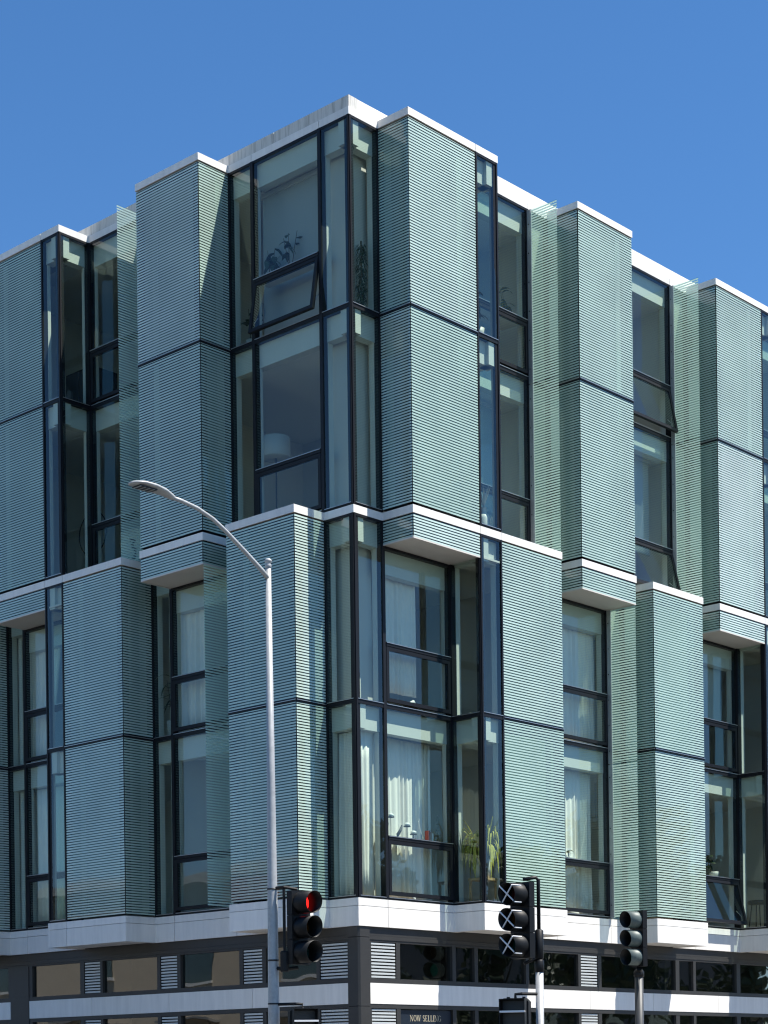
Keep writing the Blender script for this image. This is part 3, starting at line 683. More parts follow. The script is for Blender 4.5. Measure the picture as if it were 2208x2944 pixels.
# bay by the corner, narrow strips
houseplant((2.72, -0.42, zf4), 'leafy plant standing in the narrow top-floor strip of the sunny bay', 1.05, 0.35, 14, 0.26, 0.09, 0.11, 0.24, 'pot', droop=1.2, stems=3, rnd=11)
o = MB().box(-0.12, 0.12, -0.10, 0.10, 0, 0.2).box(-0.125, 0.125, -0.105, 0.105, 0.17, 0.205).build('crate', 'wood', None, False, (2.86, -0.16, zf4)); tag(o, 'small wooden crate at the foot of the top-floor glass strip', 'crate')
e = empty('vase', (2.80, -0.42, zm), 'white bottle vase with dried flowers in the glass strip above the cap', 'vase')
MB().lathe([(0.10, 0), (0.115, 0.05), (0.115, 0.26), (0.10, 0.31), (0.045, 0.36), (0.042, 0.44), (0.05, 0.45), (0.03, 0.44)], n=20).build('bottle', 'pot_w', e, True)
mb = MB(); rs = random.Random(2)
for i in range(26):
    a = rs.uniform(0, 6.28); leaf_blade(mb, (0, 0, 0.43), (0.28*cos(a), 0.28*sin(a), 1), rs.uniform(0.28, 0.48), 0.02, rs.uniform(-0.1, 0.3), 4, rs.random())
tag(mb.build('dried_flowers', 'cream', e), kind='stuff')
# recess 1, top floor
houseplant((4.42, 0.36, sill5-0.02), 'plant with drooping leaves in a terracotta pot in the recessed sunny window', 0.72, 0.34, 9, 0.30, 0.08, 0.10, 0.16, 'terra', droop=2.0, stems=2, rnd=21)
# lamp in the big left window below
e = empty('table_lamp', (0.62, 2.42, zm), 'drum-shaded lamp standing in the big window above the white cap', 'lamp')
MB().lathe([(0.25, 1.45), (0.255, 1.46), (0.25, 1.80), (0.245, 1.80), (0.245, 1.46)], n=28).build('lamp_shade', 'pot', e, True)
MB().tube([(0, 0, 0.02), (0, 0, 1.6)], 0.012, 8).build('stand', 'black', e); MB().lathe([(0.16, 0), (0.16, 0.02), (0.02, 0.03)], n=20).build('foot', 'black', e)
o = MB().box(-0.01, 0.01, -0.30, 0.30, 0, 0.42).build('picture', 'cream', None, False, (DEPTH-0.02, 2.6, zm+1.3)); tag(o, 'pale picture on the room wall behind the lamp', 'picture')
# curtains
curtain('R', xa+0.15, xa+1.12, 0.30, zf3+0.32, zs-0.14, 'short white curtain drawn to one side in the window under the corner overhang', amp=0.03)
curtain('R', xa+0.06, xb-0.12, 0.40, zb+0.05, zf3-0.42, 'full-width pale curtain behind the sill ornaments of the corner flat', amp=0.045)
curtain('R', 0.16, xa-0.05, 0.22, zb+0.05, zf3-0.42, 'narrow pale curtain behind the lower corner pane', amp=0.04)
curtain('L', 0.28, yb-0.06, 0.22, zb+0.05, zf3-0.45, 'pale curtain gathered behind the shaded pane beside the corner post', amp=0.04)
curtain('L', yc-0.62, yc+0.16, 0.26, zf3+0.1, zs-0.10, 'ringed white curtain above the fin on the shaded side', amp=0.045, waves=6)
curtain('L', yc+0.10, yd-0.12, 0.32, zb+0.05, zf3-0.45, 'pale curtain pulled into the corner of the shaded lower pane', amp=0.04, taper=0.4)
curtain('L', yf+0.75, yg+0.20, 0.26, zf3+0.1, zs-0.10, 'white curtain swept aside in the shaded window beneath the soffit', amp=0.04, taper=0.3, waves=7)
curtain('L', yf+0.7, yg+0.02, 0.26, zb+0.1, zf3-0.45, 'white curtain in the lowest shaded flat window', amp=0.04, waves=6)
curtain('R', xe+0.55, xf-0.02, 0.30, zf3+0.08, zs-0.10, 'long white curtain in the sunny recessed window under the soffit', amp=0.04)
curtain('R', xe+0.75, xf-0.10, 0.34, zb+0.05, zf3-0.42, 'pale curtain in the sunny recessed window just above the band', amp=0.04)
blind('R', xi+0.1, xj-0.15, 0.30, zf3+1.1, zs-0.08, 'grey roller blind half down beyond the striped bay')
blind('R', xg+0.10, xh-0.15, 0.45, zm+1.0, zf4-0.35, 'grey roller blind half down behind the tilted upper sash')
blind('R', xc+0.10, xd-0.2, 0.70, zm+0.9, zf4-0.35, 'grey roller blind down in the recess beside the sunny bay')
# ornaments on the sill of the corner flat
zs2 = sill2-0.02
def candlestick(x, y, h, r, label, top_='pot_w'):
    e = empty('candle_holder', (x, y, zs2), label, 'candle holder')
    MB().lathe([(0.035, 0), (0.035, 0.01), (0.007, 0.02), (0.007, h), (r, h+0.005), (r, h+0.02), (0.01, h+0.022)], n=14).build('stick', 'black', e, True)
    MB().lathe([(r*0.8, h+0.021), (r*0.85, h+0.06), (r*0.3, h+0.075)], n=14).build('candle', top_, e, True)
candlestick(1.02, 0.2, 0.36, 0.06, 'tall black candle holder at the left of the sill row')
candlestick(1.42, 0.2, 0.24, 0.06, 'middle-height black candle holder in the sill row')
candlestick(1.58, 0.2, 0.12, 0.06, 'low black candle holder with round white candle')
e = empty('figurine', (0.87, 0.18, zs2), 'slim dark figurine at the end of the sill by the mullion', 'figurine')
MB().lathe([(0.03, 0), (0.035, 0.1), (0.05, 0.25), (0.035, 0.36), (0.02, 0.38), (0.035, 0.43), (0.02, 0.47)], n=12).build('body', 'black', e, True)
e = empty('figurine', (1.22, 0.2, zs2), 'little crouching metal figurine among the candle holders', 'figurine')
MB().tube([(-0.06, 0, 0.0), (-0.03, 0, 0.1), (0.03, 0, 0.17), (0.07, 0, 0.26)], [0.02, 0.03, 0.025, 0.012], 8).build('body', 'black', e, True)
e = empty('wire_ornament', (1.76, 0.2, zs2), 'bent wire ornament between the candles and the books', 'ornament')
MB().tube([(0.06, 0, 0), (0.06, 0, 0.12), (0.0, 0, 0.2), (-0.03, 0, 0.3), (-0.05, 0, 0.36), (-0.02, 0, 0.4)], 0.006, 6).build('wire', 'cream', e)
for i, (m_, h, lab) in enumerate((('red', 0.25, 'red book standing upright on the sill'), ('terra', 0.23, 'rust-brown book next to the red one'), ('cream', 0.21, 'cream-backed thin book at the end of the sill row'))):
    o = MB().box(-0.018, 0.018, -0.045, 0.045, 0, h*0.9).build('book', m_, None, False, (1.94+0.042*i, 0.2, zs2)); tag(o, lab, 'book')
e = empty('tower_ornament', (2.2, 0.2, zs2), 'lattice tower ornament at the right of the sill', 'ornament'); mb = MB()
for sx_, sy_ in ((1, 1), (1, -1), (-1, 1), (-1, -1)): mb.tube([(0.06*sx_, 0.06*sy_, 0), (0.025*sx_, 0.025*sy_, 0.25), (0.004*sx_, 0.004*sy_, 0.5)], 0.005, 5)
for z, r_ in ((0.08, 0.05), (0.16, 0.037), (0.25, 0.026), (0.36, 0.015)): mb.tube([(r_, r_, z), (-r_, r_, z), (-r_, -r_, z), (r_, -r_, z), (r_, r_, z)], 0.005, 5)
mb.build('lattice', 'stem', e)
# spider plant on a stool behind the glass corner
e = empty('wooden_stool', (2.73, -0.36, zb), 'small pale wooden stool under the spider plant', 'stool')
MB().box(-0.19, 0.19, -0.18, 0.18, 0.42, 0.46).build('seat', 'wood', e)
for sx_ in (-1, 1):
    for sy_ in (-1, 1): MB().box(0.16*sx_-0.02, 0.16*sx_+0.02, 0.15*sy_-0.02, 0.15*sy_+0.02, 0, 0.42).build('leg', 'wood', e)
e = empty('spider_plant', (2.73, -0.36, zb+0.46), 'big arching yellow-green spider plant in a white pot', 'plant'); pot(e, 0.17, 0.32, 'pot_w')
rs = random.Random(12); mb = MB()
for i in range(230):
    a = rs.uniform(0, 6.28); leaf_blade(mb, (0.06*cos(a), 0.06*sin(a), 0.3), (cos(a)*rs.uniform(0.1, 0.5), sin(a)*rs.uniform(0.1, 0.4), rs.uniform(1.0, 2.2)), rs.uniform(0.6, 1.3), rs.uniform(0.034, 0.056), rs.uniform(2.6, 4.8), 10, rs.uniform(-0.3, 0.3))
mb.v = [(0.30*math.tanh(x/0.30), 0.26*math.tanh(y/0.26), max(z, -0.25)) for x, y, z in mb.v]
tag(mb.build('foliage', 'leaf_y', e), kind='stuff')
e = empty('soap_dish', (1.5, 0.22, zb+0.02), 'white curved dish on the floor edge behind the lower sash', 'dish')
MB().tube([(-0.12, 0, 0.12), (0, 0, 0.13), (0.08, 0, 0.08), (0.1, 0, 0.0)], [0.02, 0.03, 0.035, 0.05], 10).build('dish', 'pot_w', e, True)
e = empty('bowl', (1.62, 0.26, zf3+0.02), 'dark bowl with a white cloth at the foot of the overhung window', 'bowl')
MB().lathe([(0.06, 0), (0.13, 0.09), (0.14, 0.14), (0.12, 0.13), (0.05, 0.03)], n=18).build('bowl', 'black', e, True)
MB().tube([(-0.1, -0.02, 0.15), (0, -0.05, 0.19), (0.12, -0.02, 0.12)], [0.02, 0.04, 0.02], 8).build('cloth', 'cream', e, True)
houseplant((0.34, 4.86, zf3), 'tall dark palm in a grey pot behind the shaded narrow pane', 1.45, 0.5, 34, 0.45, 0.035, 0.14, 0.36, 'pot', droop=1.4, stems=4, rnd=33)
houseplant((5.98, 0.24, sill2-0.02), 'tiny potted plant on the bar of the sunny recessed window', 0.26, 0.12, 8, 0.12, 0.03, 0.06, 0.09, 'pot', droop=0.8, stems=2, rnd=40)
o = MB().lathe([(0.07, 0), (0.10, 0.06), (0.05, 0.11)], n=14).build('bowl', 'pot_w', None, True, (6.05, 0.2, zb+0.02)); tag(o, 'white bowl inside the lower sunny recessed sash', 'bowl')
houseplant((10.95, 0.28, sill2-0.02), 'bushy dark plant on the bar above the propped-open lower sash', 0.55, 0.5, 18, 0.28, 0.09, 0.11, 0.16, 'pot', droop=1.0, stems=4, rnd=44)
e = empty('bar_stool', (12.6, 0.25, zb), 'black stool behind the glass side of the far bay', 'stool')
MB().lathe([(0.2, 0.62), (0.22, 0.66), (0.2, 0.70)], n=20).build('seat', 'black', e, True)
for k in range(4):
    a = pi/4+k*pi/2; MB().tube([(0.13*cos(a), 0.13*sin(a), 0.62), (0.21*cos(a), 0.21*sin(a), 0)], 0.013, 6).build('leg', 'black', e)
# shaded end flat: round mirror, print, cabinet, papers
e = empty('round_mirror', (0.95, 7.9, zm+1.35), 'thin-rimmed round mirror leaning in the shaded corner pane', 'mirror')
mb = MB(); mb.tube([(0, 0.42*cos(2*pi*i/40), 0.42*sin(2*pi*i/40)) for i in range(41)], 0.012, 6); mb.build('rim', 'black', e)
MB().box(0.01, 0.02, -0.3, 0.3, -0.3, 0.3).build('glass_plate', 'plate', e)
e = empty('framed_print', (0.40, 6.05, zm+0.12), 'pale print with a bold dark curved figure in the shaded sash', 'picture')
MB().box(-0.01, 0.01, -0.32, 0.32, 0.0, 0.82).build('sheet', 'cream', e)
MB().tube([(-0.018, 0.02, 0.62), (-0.018, -0.10, 0.60), (-0.018, -0.02, 0.50), (-0.018, -0.12, 0.40), (-0.018, -0.10, 0.28), (-0.018, 0.02, 0.22), (-0.018, 0.10, 0.28)], 0.035, 8).build('figure', 'black', e, True)
e = empty('cabinet', (0.65, 7.5, zf4), 'dark cabinet standing behind the shaded top-floor corner glass', 'cabinet')
MB().box(-0.3, 0.3, -0.4, 0.4, 0.08, 1.0).build('body', 'black', e); MB().box(-0.32, -0.301, -0.38, -0.01, 0.12, 0.96).build('door', 'galv_d', e); MB().box(-0.32, -0.301, 0.01, 0.38, 0.12, 0.96).build('door', 'galv_d', e)
e = empty('stacked_boards', (-0.36, 7.02, zf4), 'dark folded boards leaning at the foot of the shaded glass strip', 'boards')
for i in range(3): MB().add([(0.02*i, 0.14-0.05*i, 0), (0.02*i+0.012, 0.14-0.05*i, 0), (0.02*i+0.012, -0.16, 0), (0.02*i, -0.16, 0), (0.02*i, -0.10+0.06*i, 0.30-0.05*i), (0.02*i+0.012, -0.10+0.06*i, 0.30-0.05*i), (0.02*i+0.012, -0.18, 0.24), (0.02*i, -0.18, 0.24)], BOXF).build('board', 'galv_d', e)

# ------------------------------------------------------------------ ground
def struct(o): o['kind'] = 'structure'; return o
struct(MB().add([(-600, -600, 0), (600, -600, 0), (600, 600, 0), (-600, 600, 0)], [(0, 1, 2, 3)]).build('road', 'asphalt'))
def pavement(x0, x1, y0, y1, r):
    """Raised slab with a rounded corner at (x0, y0) quadrant signs and a kerb."""
    return struct(MB().box(x0, x1, y0, y1, -0.2, 0.15).build('sidewalk', 'conc'))
pavement(-4.3, 120, -5.6, 120, 1)
pavement(-60, -24.5, 9.0, 120, 1)
pavement(-4.3, 120, -60, -21.5, 1)
for i in range(7): struct(MB().box(-8.6, -5.2, -0.3+i*1.25, 0.3+i*1.25, 0.002, 0.006).build('crosswalk_bar', 'paint')) if False else None
for i in range(9): struct(MB().box(-22+i*1.9, -21.0+i*1.9, 1.0, 4.4, 0.0, 0.006).build('crosswalk_bar', 'paint'))

# ------------------------------------------------------------------ street lamp
POLE = (-3.345, -1.48)
e = empty('street_lamp', (POLE[0], POLE[1], 0.15), 'tall galvanised street lamp with a curved arm and flat lantern', 'street lamp')
MB().tube([(0, 0, 0.02), (0, 0, 2.5), (0, 0, 5.5), (0, 0, 8.66)], [0.095, 0.081, 0.060, 0.040], 24).build('pole', 'galv', e, True)
MB().lathe([(0.17, 0), (0.17, 0.05), (0.11, 0.12), (0.1, 0.13)], n=24).build('base', 'galv', e, True)
MB().lathe([(0.040, 8.655), (0.046, 8.66), (0.046, 8.70), (0.034, 8.725), (0.052, 8.74), (0.056, 8.765), (0.03, 8.79)], n=20).build('cap', 'galv', e, True)
ax = [(0.0, 8.50), (-0.13, 8.60), (-0.45, 8.80), (-0.82, 9.02), (-1.06, 9.14), (-1.34, 9.225), (-1.62, 9.265), (-1.82, 9.275)]
MB().tube([(x, 0, z) for x, z in ax], [0.036, 0.034, 0.032, 0.030, 0.029, 0.028, 0.027, 0.027], 16).build('arm', 'galv', e, True)
def lofted(prof, n=14):          # cross sections (x, z centre, half width, half height up, half height down)
    vs = []; fs = []
    for x, zc, hw, hu, hd in prof:
        for j in range(n):
            a = 2*pi*j/n; s_ = sin(a); vs.append((x, hw*cos(a), zc+(hu if s_ > 0 else hd)*s_))
    for i in range(len(prof)-1):
        for j in range(n): fs.append((i*n+j, (i+1)*n+j, (i+1)*n+(j+1) % n, i*n+(j+1) % n))
    fs.append(tuple(range(n))); fs.append(tuple((len(prof)-1)*n+j for j in range(n-1, -1, -1)))
    return vs, fs
v_, f_ = lofted([(-1.76, 9.276, 0.035, 0.034, 0.034), (-1.80, 9.28, 0.05, 0.045, 0.04), (-1.95, 9.31, 0.10, 0.055, 0.035), (-2.15, 9.325, 0.135, 0.055, 0.030), (-2.35, 9.325, 0.14, 0.045, 0.025), (-2.48, 9.315, 0.10, 0.03, 0.018), (-2.53, 9.31, 0.03, 0.01, 0.01)])
hd = mesh_obj('lantern', v_, f_, 'galv', e, True)
MB().box(-2.42, -2.12, -0.085, 0.085, 9.283, 9.296).build('light_panel', 'black', hd)
for i in range(4): MB().box(-2.41+0.075*i, -2.39+0.075*i, -0.08, 0.08, 9.278, 9.284).build('lens_bar', 'plate', hd)
MB().box(-0.055, 0.055, -0.105, -0.085, 0.5, 0.95).build('access_cover', 'galv', e)
for z, h in ((4.06, 0.012), (3.04, 0.012), (2.42, 0.012)):
    r_ = 0.095-0.0056*z+0.004; MB().lathe([(r_-0.01, z-h), (r_, z-h), (r_, z+h), (r_-0.01, z+h)], n=24).build('strap', 'black', e, True)

# ------------------------------------------------------------------ traffic signals
VIEW = (Vector((-FWD.x, -FWD.y, 0))).normalized(); SIDE = Vector((RT0.x, RT0.y, 0)).normalized()
def frame_of(face):
    f = face.normalized(); s = Vector((f.y, -f.x, 0)); return Matrix((s, f, Vector((0, 0, 1)))).transposed().to_4x4()   # local x = side, y = forward
def signal(loc, face, label, lit, sec, cross=False, body='sig', visor='sig', vlen=0.30, group=None):
    """Three-section head. loc: centre of the top lens at the housing face."""
    e = empty('traffic_signal', (0, 0, 0), label, 'traffic light', group); m_ = frame_of(face); m_.translation = loc; e.matrix_world = m_
    r = sec*0.42; hw = sec*0.5
    mb = MB(); c = hw*0.82
    prof = [(-hw, -c), (-c, -hw*1.0), (c, -hw*1.0), (hw, -c), (hw, 0), (-hw, 0)]
    k = len(prof); z0, z1 = -2*sec-sec*0.5, sec*0.5
    for i in range(3):
        a0, a1 = -i*sec+sec*0.49, -i*sec-sec*0.49
        mb.add([(x, y*0.75, z) for z in (a1, a0) for x, y in prof], [tuple(range(k-1, -1, -1)), tuple(range(k, 2*k))]+[(j, (j+1) % k, k+(j+1) % k, k+j) for j in range(k)])
    mb.box(-hw*0.8, hw*0.8, -hw*0.65, -0.02, z0+0.02, z1-0.02)
    mb.build('housing', body, e)
    for i in range(3):
        z = -i*sec; n = 28; vs = []; fs = []
        ang = [radians(-62)+radians(304)*j/n for j in range(n+1)]          # open along the bottom
        ang = [pi/2-radians(168)+radians(336)*j/n for j in range(n+1)]
        for rr, yy in ((r*1.08, 0.0), (r*1.06, 1.0)):
            for a in ang:
                low_ = 0.5-0.5*sin(a); ln = vlen*(1-0.15*low_) if yy else 0
                vs.append((rr*cos(a), ln, z+rr*sin(a)))
        for rr, yy in ((r*1.03, 1.0), (r*1.03, 0.0)):
            for a in ang:
                low_ = 0.5-0.5*sin(a); ln = vlen*(1-0.15*low_) if yy else 0
                vs.append((rr*cos(a), ln, z+rr*sin(a)))
        q = n+1
        for b in range(3):
            for j in range(n): fs.append((b*q+j, b*q+j+1, (b+1)*q+j+1, (b+1)*q+j))
        for j_ in (0, n): fs.append(tuple(b*q+j_ for b in range(4)))
        vz = mesh_obj('visor', vs, fs, visor, e, True); vz.data.materials.append(MT['sig'])
        for pi_, pg in enumerate(vz.data.polygons): pg.material_index = 1 if pi_ >= 2*n else 0
        lens = ['lens_r' if lit == 0 else 'lens_r0', 'lens_y', 'lens_g' if lit == 2 else 'lens_g0'][i]
        mb = MB(); rings = [(1.0, 0.004), (0.8, 0.022), (0.5, 0.036), (0.2, 0.042)]; vv = []; ff = []
        for rr, yy in rings: vv += [(r*rr*cos(2*pi*j/20), yy, z+r*rr*sin(2*pi*j/20)) for j in range(20)]
        for b in range(3): ff += [(b*20+j, b*20+(j+1) % 20, (b+1)*20+(j+1) % 20, (b+1)*20+j) for j in range(20)]
        ff.append(tuple(60+j for j in range(20)))
        mesh_obj('lens', vv, ff, lens, vz, True)
        if cross:
            for s_ in (-1, 1):
                mb = MB(); mb.tube([(r*1.1*cos(pi/4)*s_*-1, vlen*0.80, z-r*1.1*sin(pi/4)), (r*1.1*cos(pi/4)*s_, vlen*0.97, z+r*1.1*sin(pi/4))], 0.011, 6)
                mb.tube([(-r*1.1*cos(pi/4), vlen*(0.97 if s_ < 0 else 0.80), z-s_*r*1.1*sin(pi/4)), (-r*1.1*cos(pi/4), vlen*0.35, z-s_*r*1.1*sin(pi/4))], 0.010, 6)
                mb.build('cross_strap', 'tape_and_sunlit_edge', vz)
    return e
f1 = VIEW*cos(radians(45))+SIDE*sin(radians(45))
p1 = Vector((-3.14, -2.14, 4.0))-f1*0.30
signal(p1, f1, 'three-section traffic light showing red on the lamp post', 0, 0.352)
f2 = VIEW*cos(radians(45))-SIDE*sin(radians(45))
p2 = Vector((-1.94, -4.62, 4.0))-f2*0.30
signal(p2, f2, 'unlit traffic light with white crosses strapped over its three visors', -1, 0.352, True)
f3 = VIEW*cos(radians(54))-SIDE*sin(radians(54))
p3 = Vector((4.35, -2.14, 4.13))-f3*0.28
s3 = signal(p3, f3, 'weathered traffic light showing green on a dark post', 2, 0.322, visor='sig_g', vlen=0.28)
MB().box(-0.172, -0.160, -0.03, 0.012, -0.82, 0.17).build('edge_strip', 'plate', s3) if False else None
def pipe(name, pts, r, label, cat, material='sig'):
    o = MB().tube(pts, r, 10).build(name, material); tag(o, label, cat); return o
# bracket of the red signal: parts of one mount
e = empty('signal_bracket', (POLE[0], POLE[1], 3.0), 'black bracket holding the red traffic light to the lamp post', 'bracket')
def rel(p): return (p[0]-POLE[0], p[1]-POLE[1], p[2]-3.0)
top1 = p1+Vector((0, 0, 0.2)); bot1 = p1+Vector((0, 0, -0.92)); bk = -f1*0.08
MB().tube([rel((-3.345, -1.50, 4.22)), rel((-3.30, -1.67, 4.23)), rel(top1+bk)], 0.024, 8).build('top_arm', 'sig', e)
MB().tube([rel((-3.345, -1.50, 3.08)), rel((-3.30, -1.67, 3.06)), rel(bot1+bk)], 0.028, 8).build('bottom_arm', 'sig', e)
MB().tube([rel((-3.30, -1.67, 4.20)), rel((-3.30, -1.67, 3.20))], 0.022, 8).build('upright', 'sig', e)
MB().lathe([(0.06, 0), (0.065, 0.02), (0.065, 0.28), (0.04, 0.3)], rel((-3.30, -1.67, 3.02)), 12).build('terminal_box', 'sig', e)
# post and bracket of the crossed signal
POST2 = (-1.39, -4.765)
e = empty('signal_post', (POST2[0], POST2[1], 0.15), 'short galvanised post carrying the crossed-out traffic light', 'post')
MB().tube([(0, 0, 0), (0, 0, 2.80)], 0.056, 20).build('pole', 'galv', e, True)
MB().lathe([(0.055, 2.78), (0.066, 2.79), (0.066, 2.94), (0.05, 2.96)], n=18).build('collar', 'sig', e, True)
MB().lathe([(0.045, 2.96), (0.062, 2.98), (0.062, 3.36), (0.03, 3.38)], n=14).build('terminal_box', 'sig', e, True)
def rel2(p): return (p[0]-POST2[0], p[1]-POST2[1], p[2]-0.15)
t2 = p2+Vector((0, 0, 0.22))-f2*0.08; b2 = p2+Vector((0, 0, -0.95))-f2*0.08
MB().tube([(0, 0, 3.36), (0, 0, 4.06), (-0.02, 0.03, 4.10), rel2(t2)], 0.026, 10).build('upper_pipe', 'sig', e, True)
MB().tube([(0, 0, 3.00), rel2(b2)], 0.024, 10).build('lower_pipe', 'sig', e, True)
MB().lathe([(0.15, 0), (0.15, 0.04), (0.07, 0.1)], n=20).build('base', 'galv', e, True)
# post of the green signal
POST3 = (4.79, -2.12)
e = empty('signal_post', (POST3[0], POST3[1], 0.15), 'dark grey post carrying the weathered green traffic light', 'post')
MB().tube([(0, 0, 0), (0, 0, 3.02)], [0.082, 0.074], 20).build('pole', 'galv_d', e, True)
MB().lathe([(0.074, 3.0), (0.09, 3.02), (0.09, 3.10), (0.05, 3.14)], n=18).build('collar', 'sig', e, True)
q3 = p3+Vector((0, 0, -0.80))-f3*0.06
MB().tube([(0, 0, 3.08), (q3.x-POST3[0], q3.y-POST3[1], q3.z-0.15-0.03)], 0.05, 10).build('mount', 'sig', e)
MB().lathe([(0.17, 0), (0.17, 0.05), (0.09, 0.11)], n=20).build('base', 'galv_d', e, True)
# pedestrian signals
def walk_signal(loc, face, label, arm_from, strip_mat='tape_and_sunlit_edge'):
    e = empty('pedestrian_signal', (0, 0, 0), label, 'signal'); m_ = frame_of(face); m_.translation = loc; e.matrix_world = m_
    mb = MB(); w_, h = 0.20, 0.42; c = 0.05
    prof = [(-w_, -h+c), (-w_+c, -h), (w_-c, -h), (w_, -h+c), (w_, h*0-c), (w_-c, 0), (-w_+c, 0), (-w_, -c)]
    k = len(prof); mb.add([(x, y, z) for y in (-0.16, 0.0) for x, z in prof], [tuple(range(k)), tuple(range(2*k-1, k-1, -1))]+[(j, k+j, k+(j+1) % k, (j+1) % k) for j in range(k)])
    mb.build('housing', 'sig', e)
    MB().box(-w_+0.02, w_-0.02, 0.001, 0.16, -0.02, -0.012).box(-w_+0.02, -w_+0.03, 0.001, 0.16, -h+0.05, -0.02).box(w_-0.03, w_-0.02, 0.001, 0.16, -h+0.05, -0.02).build('visor', 'sig', e)
    MB().box(-w_+0.02, w_-0.03, 0.05, 0.165, -0.200, -0.175).build('sunlit_visor_edge', strip_mat, e)  # sunlight on the visor edge, put in as a pale bar
    MB().box(-w_+0.04, w_-0.04, 0.001, 0.006, -h+0.06, -0.04).build('display', 'black', e)
    for x in (-0.12, 0.10): MB().box(x-0.02, x+0.02, -0.1, -0.06, 0.0, 0.02).build('bolt', 'sig', e)
    inv = m_.inverted(); a = inv @ Vector(arm_from)
    MB().tube([a, (a.x*0.3, -0.08, max(a.z, 0.06)), (0.0, -0.08, 0.055), (0.0, -0.08, -0.01)], 0.022, 8).build('arm', 'sig', e)
    return e
walk_signal(Vector((-3.19, -1.93, 2.50)), VIEW*cos(0.25)+SIDE*sin(0.25), 'black pedestrian signal box on the lamp post below the red light', (-3.345, -1.50, 2.56))
walk_signal(Vector((-1.80, -4.64, 2.57)), VIEW*cos(0.3)-SIDE*sin(0.3), 'black pedestrian signal box on the post below the crossed light', (-1.39, -4.765, 2.63))

# ------------------------------------------------------------------ across the streets (seen as reflections)
e = empty('beige_building', (-27.0, 12.0, 0.15), 'beige stucco building across the side street, mirrored in the shaded glass', 'building')
MB().box(-14, 0, 0, 60, 0, 8.9).build('wall', 'beige', e)
MB().box(-14.1, 0.25, -0.25, 60.1, 8.9, 9.3).build('cornice', 'cream', e)
for i in range(9):
    y0 = 3+i*6.2
    MB().box(0.0, 0.04, y0, y0+2.2, 5.2, 7.6).build('window', 'glass_dark', e); MB().box(0.0, 0.12, y0-0.1, y0+2.3, 5.05, 5.19).build('sill', 'cream', e)
    MB().box(0.0, 0.04, y0-0.6, y0+3.0, 0.6, 3.2).build('shop_window', 'black', e)
    MB().box(0.0, 0.9, y0-0.8, y0+3.2, 3.5, 3.6).build('canopy', 'conc', e)
MB().box(0.05, 0.25, 16.5, 20.5, 7.75, 8.8).build('sign_panel', 'red', e)
def tree_mesh(seed, h=11.0, r=3.6, n=4200):
    rs = random.Random(seed); tr = MB(); tr.tube([(0, 0, 0), (0.05, 0, h*0.25), (0, 0.1, h*0.5), (0.1, 0, h*0.8)], [0.24, 0.19, 0.13, 0.04], 10)
    cl = []
    for i in range(16):
        a = rs.uniform(0, 6.28); z = h*rs.uniform(0.30, 0.92); q = r*rs.uniform(0.25, 0.8)*(1.15-abs(z/h-0.62)); c = Vector((q*cos(a), q*sin(a), z)); cl.append((c, rs.uniform(0.9, 1.6)))
        tr.tube([(0, 0, z*0.6), c*0.6+Vector((0, 0, z*0.3)), c], [0.07, 0.05, 0.02], 6)
    lf = MB()
    for i in range(n):
        c, cr_ = cl[i % 16]; d = Vector((rs.gauss(0, 1), rs.gauss(0, 1), rs.gauss(0, 0.8))).normalized()*cr_*rs.random()**0.4; p = c+d
        u_ = Vector((rs.uniform(-1, 1), rs.uniform(-1, 1), rs.uniform(-1, 1))).normalized(); v2 = u_.orthogonal().normalized(); s_ = rs.uniform(0.14, 0.26)
        lf.add([p-u_*s_, p+v2*s_*0.6, p+u_*s_, p-v2*s_*0.6], [(0, 1, 2, 3)])
    return tr, lf
tr, lf = tree_mesh(5)
lab = ['street tree across the sunny street, the one nearest the crossing', 'street tree second along the sunny street from the crossing', 'street tree third along the sunny street from the crossing', 'street tree fourth along the sunny street from the crossing', 'street tree fifth along the sunny street from the crossing', 'street tree farthest along the sunny street from the crossing']
t0 = None
for i, (x, y, s_, rz) in enumerate(((17, -24, 0.8, 0), (25, -25, 1.0, 2), (33, -24, 0.9, 4), (41.5, -25, 1.1, 1), (51, -24.5, 1.0, 3), (62, -25, 1.15, 5))):
    e = empty('street_tree', (x, y, 0.15), lab[i], 'tree', 'trees across the sunny street'); e.scale = (s_, s_, s_); e.rotation_euler.z = rz
    if t0 is None:
        t0 = tr.build('trunk', 'bark', e, True); c0 = lf.build('crown', 'tree_leaf', e)
    else:
        for src in (t0, c0): c = src.copy(); COL.objects.link(c); c.parent = e
e = empty('added_grey_building', (12, -42, 0.15), 'long dark grey building added behind the trees to cover the sky in reflections', 'building')  # added out of view, raised to cover bright low sky in the reflections
MB().box(0, 70, -12, 0, 0, 9.0).build('wall', mat('grey_stucco', (0.13, 0.13, 0.13), 0.9, var=0.1, scale=1), e); MB().box(-0.2, 70.2, -12.2, 0.2, 9.0, 9.3).build('cornice', 'conc', e)
for i in range(11): MB().box(2+i*6.2, 5.5+i*6.2, 0.0, 0.05, 3.9, 6.0).build('window', 'glass_dark', e)

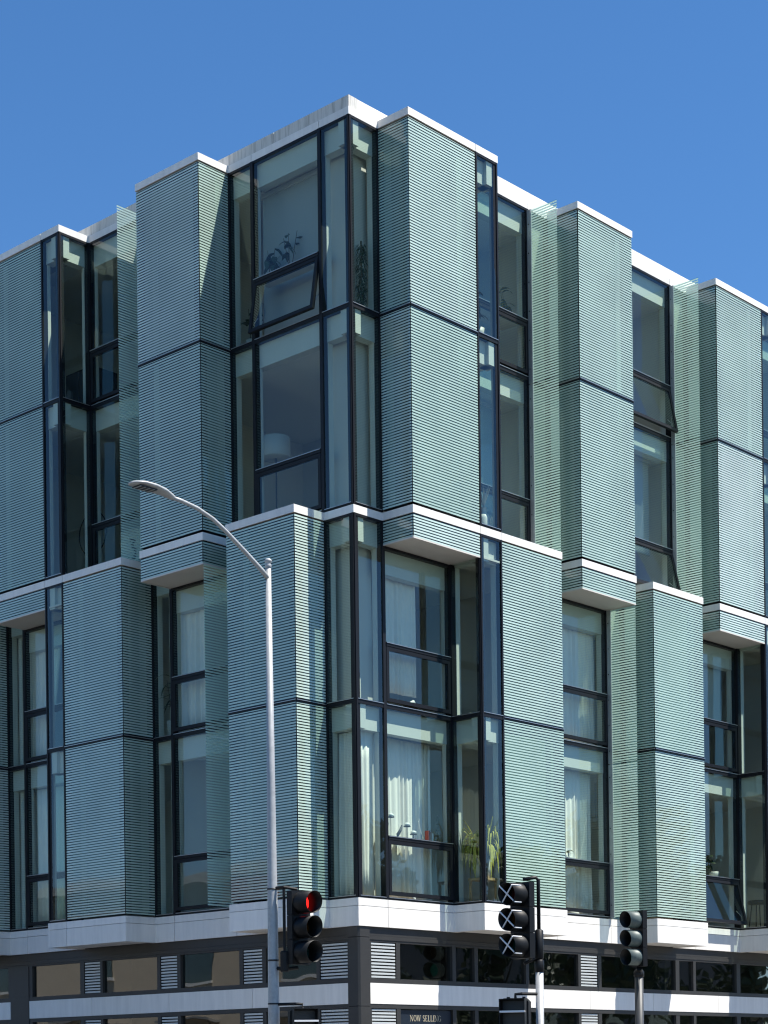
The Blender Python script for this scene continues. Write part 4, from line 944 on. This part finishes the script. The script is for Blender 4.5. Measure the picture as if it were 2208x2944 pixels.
# ------------------------------------------------------------------ furniture deeper in the rooms
def bookcase(loc, ax, label, h=2.0, w_=1.1):
    e = empty('bookcase', loc, label, 'bookcase'); e.rotation_euler.z = 0 if ax == 'R' else -pi/2
    MB().box(-w_/2, w_/2, -0.02, 0.0, 0, h).box(-w_/2, -w_/2+0.03, -0.3, -0.02, 0, h).box(w_/2-0.03, w_/2, -0.3, -0.02, 0, h).build('case', 'wood', e)
    rs = random.Random(int(w_*100+h*10))
    for k in range(5): MB().box(-w_/2+0.03, w_/2-0.03, -0.3, -0.02, k*h/5, k*h/5+0.025).build('shelf', 'wood', e)
    for k in range(5):
        x = -w_/2+0.06
        for part_ in range(3):
            mb = MB(); x_end = x+(w_-0.16)/3
            while x < x_end:
                t_ = rs.uniform(0.02, 0.05)
                if rs.random() < 0.8: mb.box(x, x+t_-0.003, -0.26, -0.06, k*h/5+0.026, k*h/5+0.026+rs.uniform(0.18, 0.32))
                x += t_*rs.choice([1, 1, 1, 2.5])
            if mb.v: tag(mb.build('shelf_filling', rs.choice(['cream', 'red', 'terra', 'black', 'pot', 'galv_d']), e), kind='stuff')
def pendant(loc, zc, label, material='cream'):
    e = empty('pendant_lamp', (loc[0], loc[1], zc-0.9), label, 'lamp')
    MB().tube([(0, 0, 0.2), (0, 0, 0.9)], 0.006, 6).build('cord', 'black', e); MB().lathe([(0.22, 0), (0.21, 0.06), (0.12, 0.18), (0.03, 0.21), (0.03, 0.2), (0.10, 0.16), (0.2, 0.05)], n=24).build('shade', material, e, True)
def sofa(loc, rz, label, material='galv_d'):
    e = empty('sofa', loc, label, 'sofa'); e.rotation_euler.z = rz
    MB().box(-0.9, 0.9, -0.4, 0.4, 0.12, 0.42).build('base', material, e); MB().box(-0.9, 0.9, 0.25, 0.45, 0.42, 0.85).build('backrest', material, e)
    for x in (-0.98, 0.82): MB().box(x, x+0.16, -0.42, 0.45, 0.1, 0.62).build('armrest', material, e)
    for x in (-0.4, 0.4): MB().box(x-0.38, x+0.38, -0.40, 0.24, 0.425, 0.55).build('cushion', 'pot', e)
bookcase((DEPTH-0.0, 1.6, zf4), 'L', 'tall wooden bookcase at the back of the top corner room', 2.1, 1.4)
bookcase((8.2, DEPTH-0.0, zf4), 'R', 'wooden bookcase deep in the top flat behind the tilted sash', 1.9, 1.2)
pendant((1.7, 1.6), zf4-0.3, 'pendant lamp hanging in the corner room above the cap')
pendant((1.8, 6.2), zf4-0.3, 'pendant lamp in the shaded flat behind the print', 'black')
pendant((8.4, 1.4), zf3-0.3, 'pendant lamp in the sunny flat just above the band')
pendant((6.2, 1.6), z5-0.4, 'dark pendant lamp in the top flat beside the sunny bay', 'black')
sofa((2.3, 2.6, zf4), 0, 'grey sofa in the top corner room')
sofa((2.6, 6.6, zm), -pi/2, 'grey sofa in the shaded flat behind the round mirror')
sofa((8.2, 2.6, zf3), 0, 'grey sofa in the sunny flat under the soffit')
o = MB().box(-0.5, 0.5, -0.02, 0.02, 0, 0.7).build('picture', 'black', None, False, (2.0, DEPTH-0.02, zf3+1.3)); tag(o, 'dark picture on the wall of the flat under the corner overhang', 'picture')
o = MB().box(-0.3, 0.3, -0.02, 0.02, 0, 0.8).build('picture', 'terra', None, False, (4.2, DEPTH-0.02, zb+1.3)); tag(o, 'rust-coloured picture on the wall behind the spider plant', 'picture')
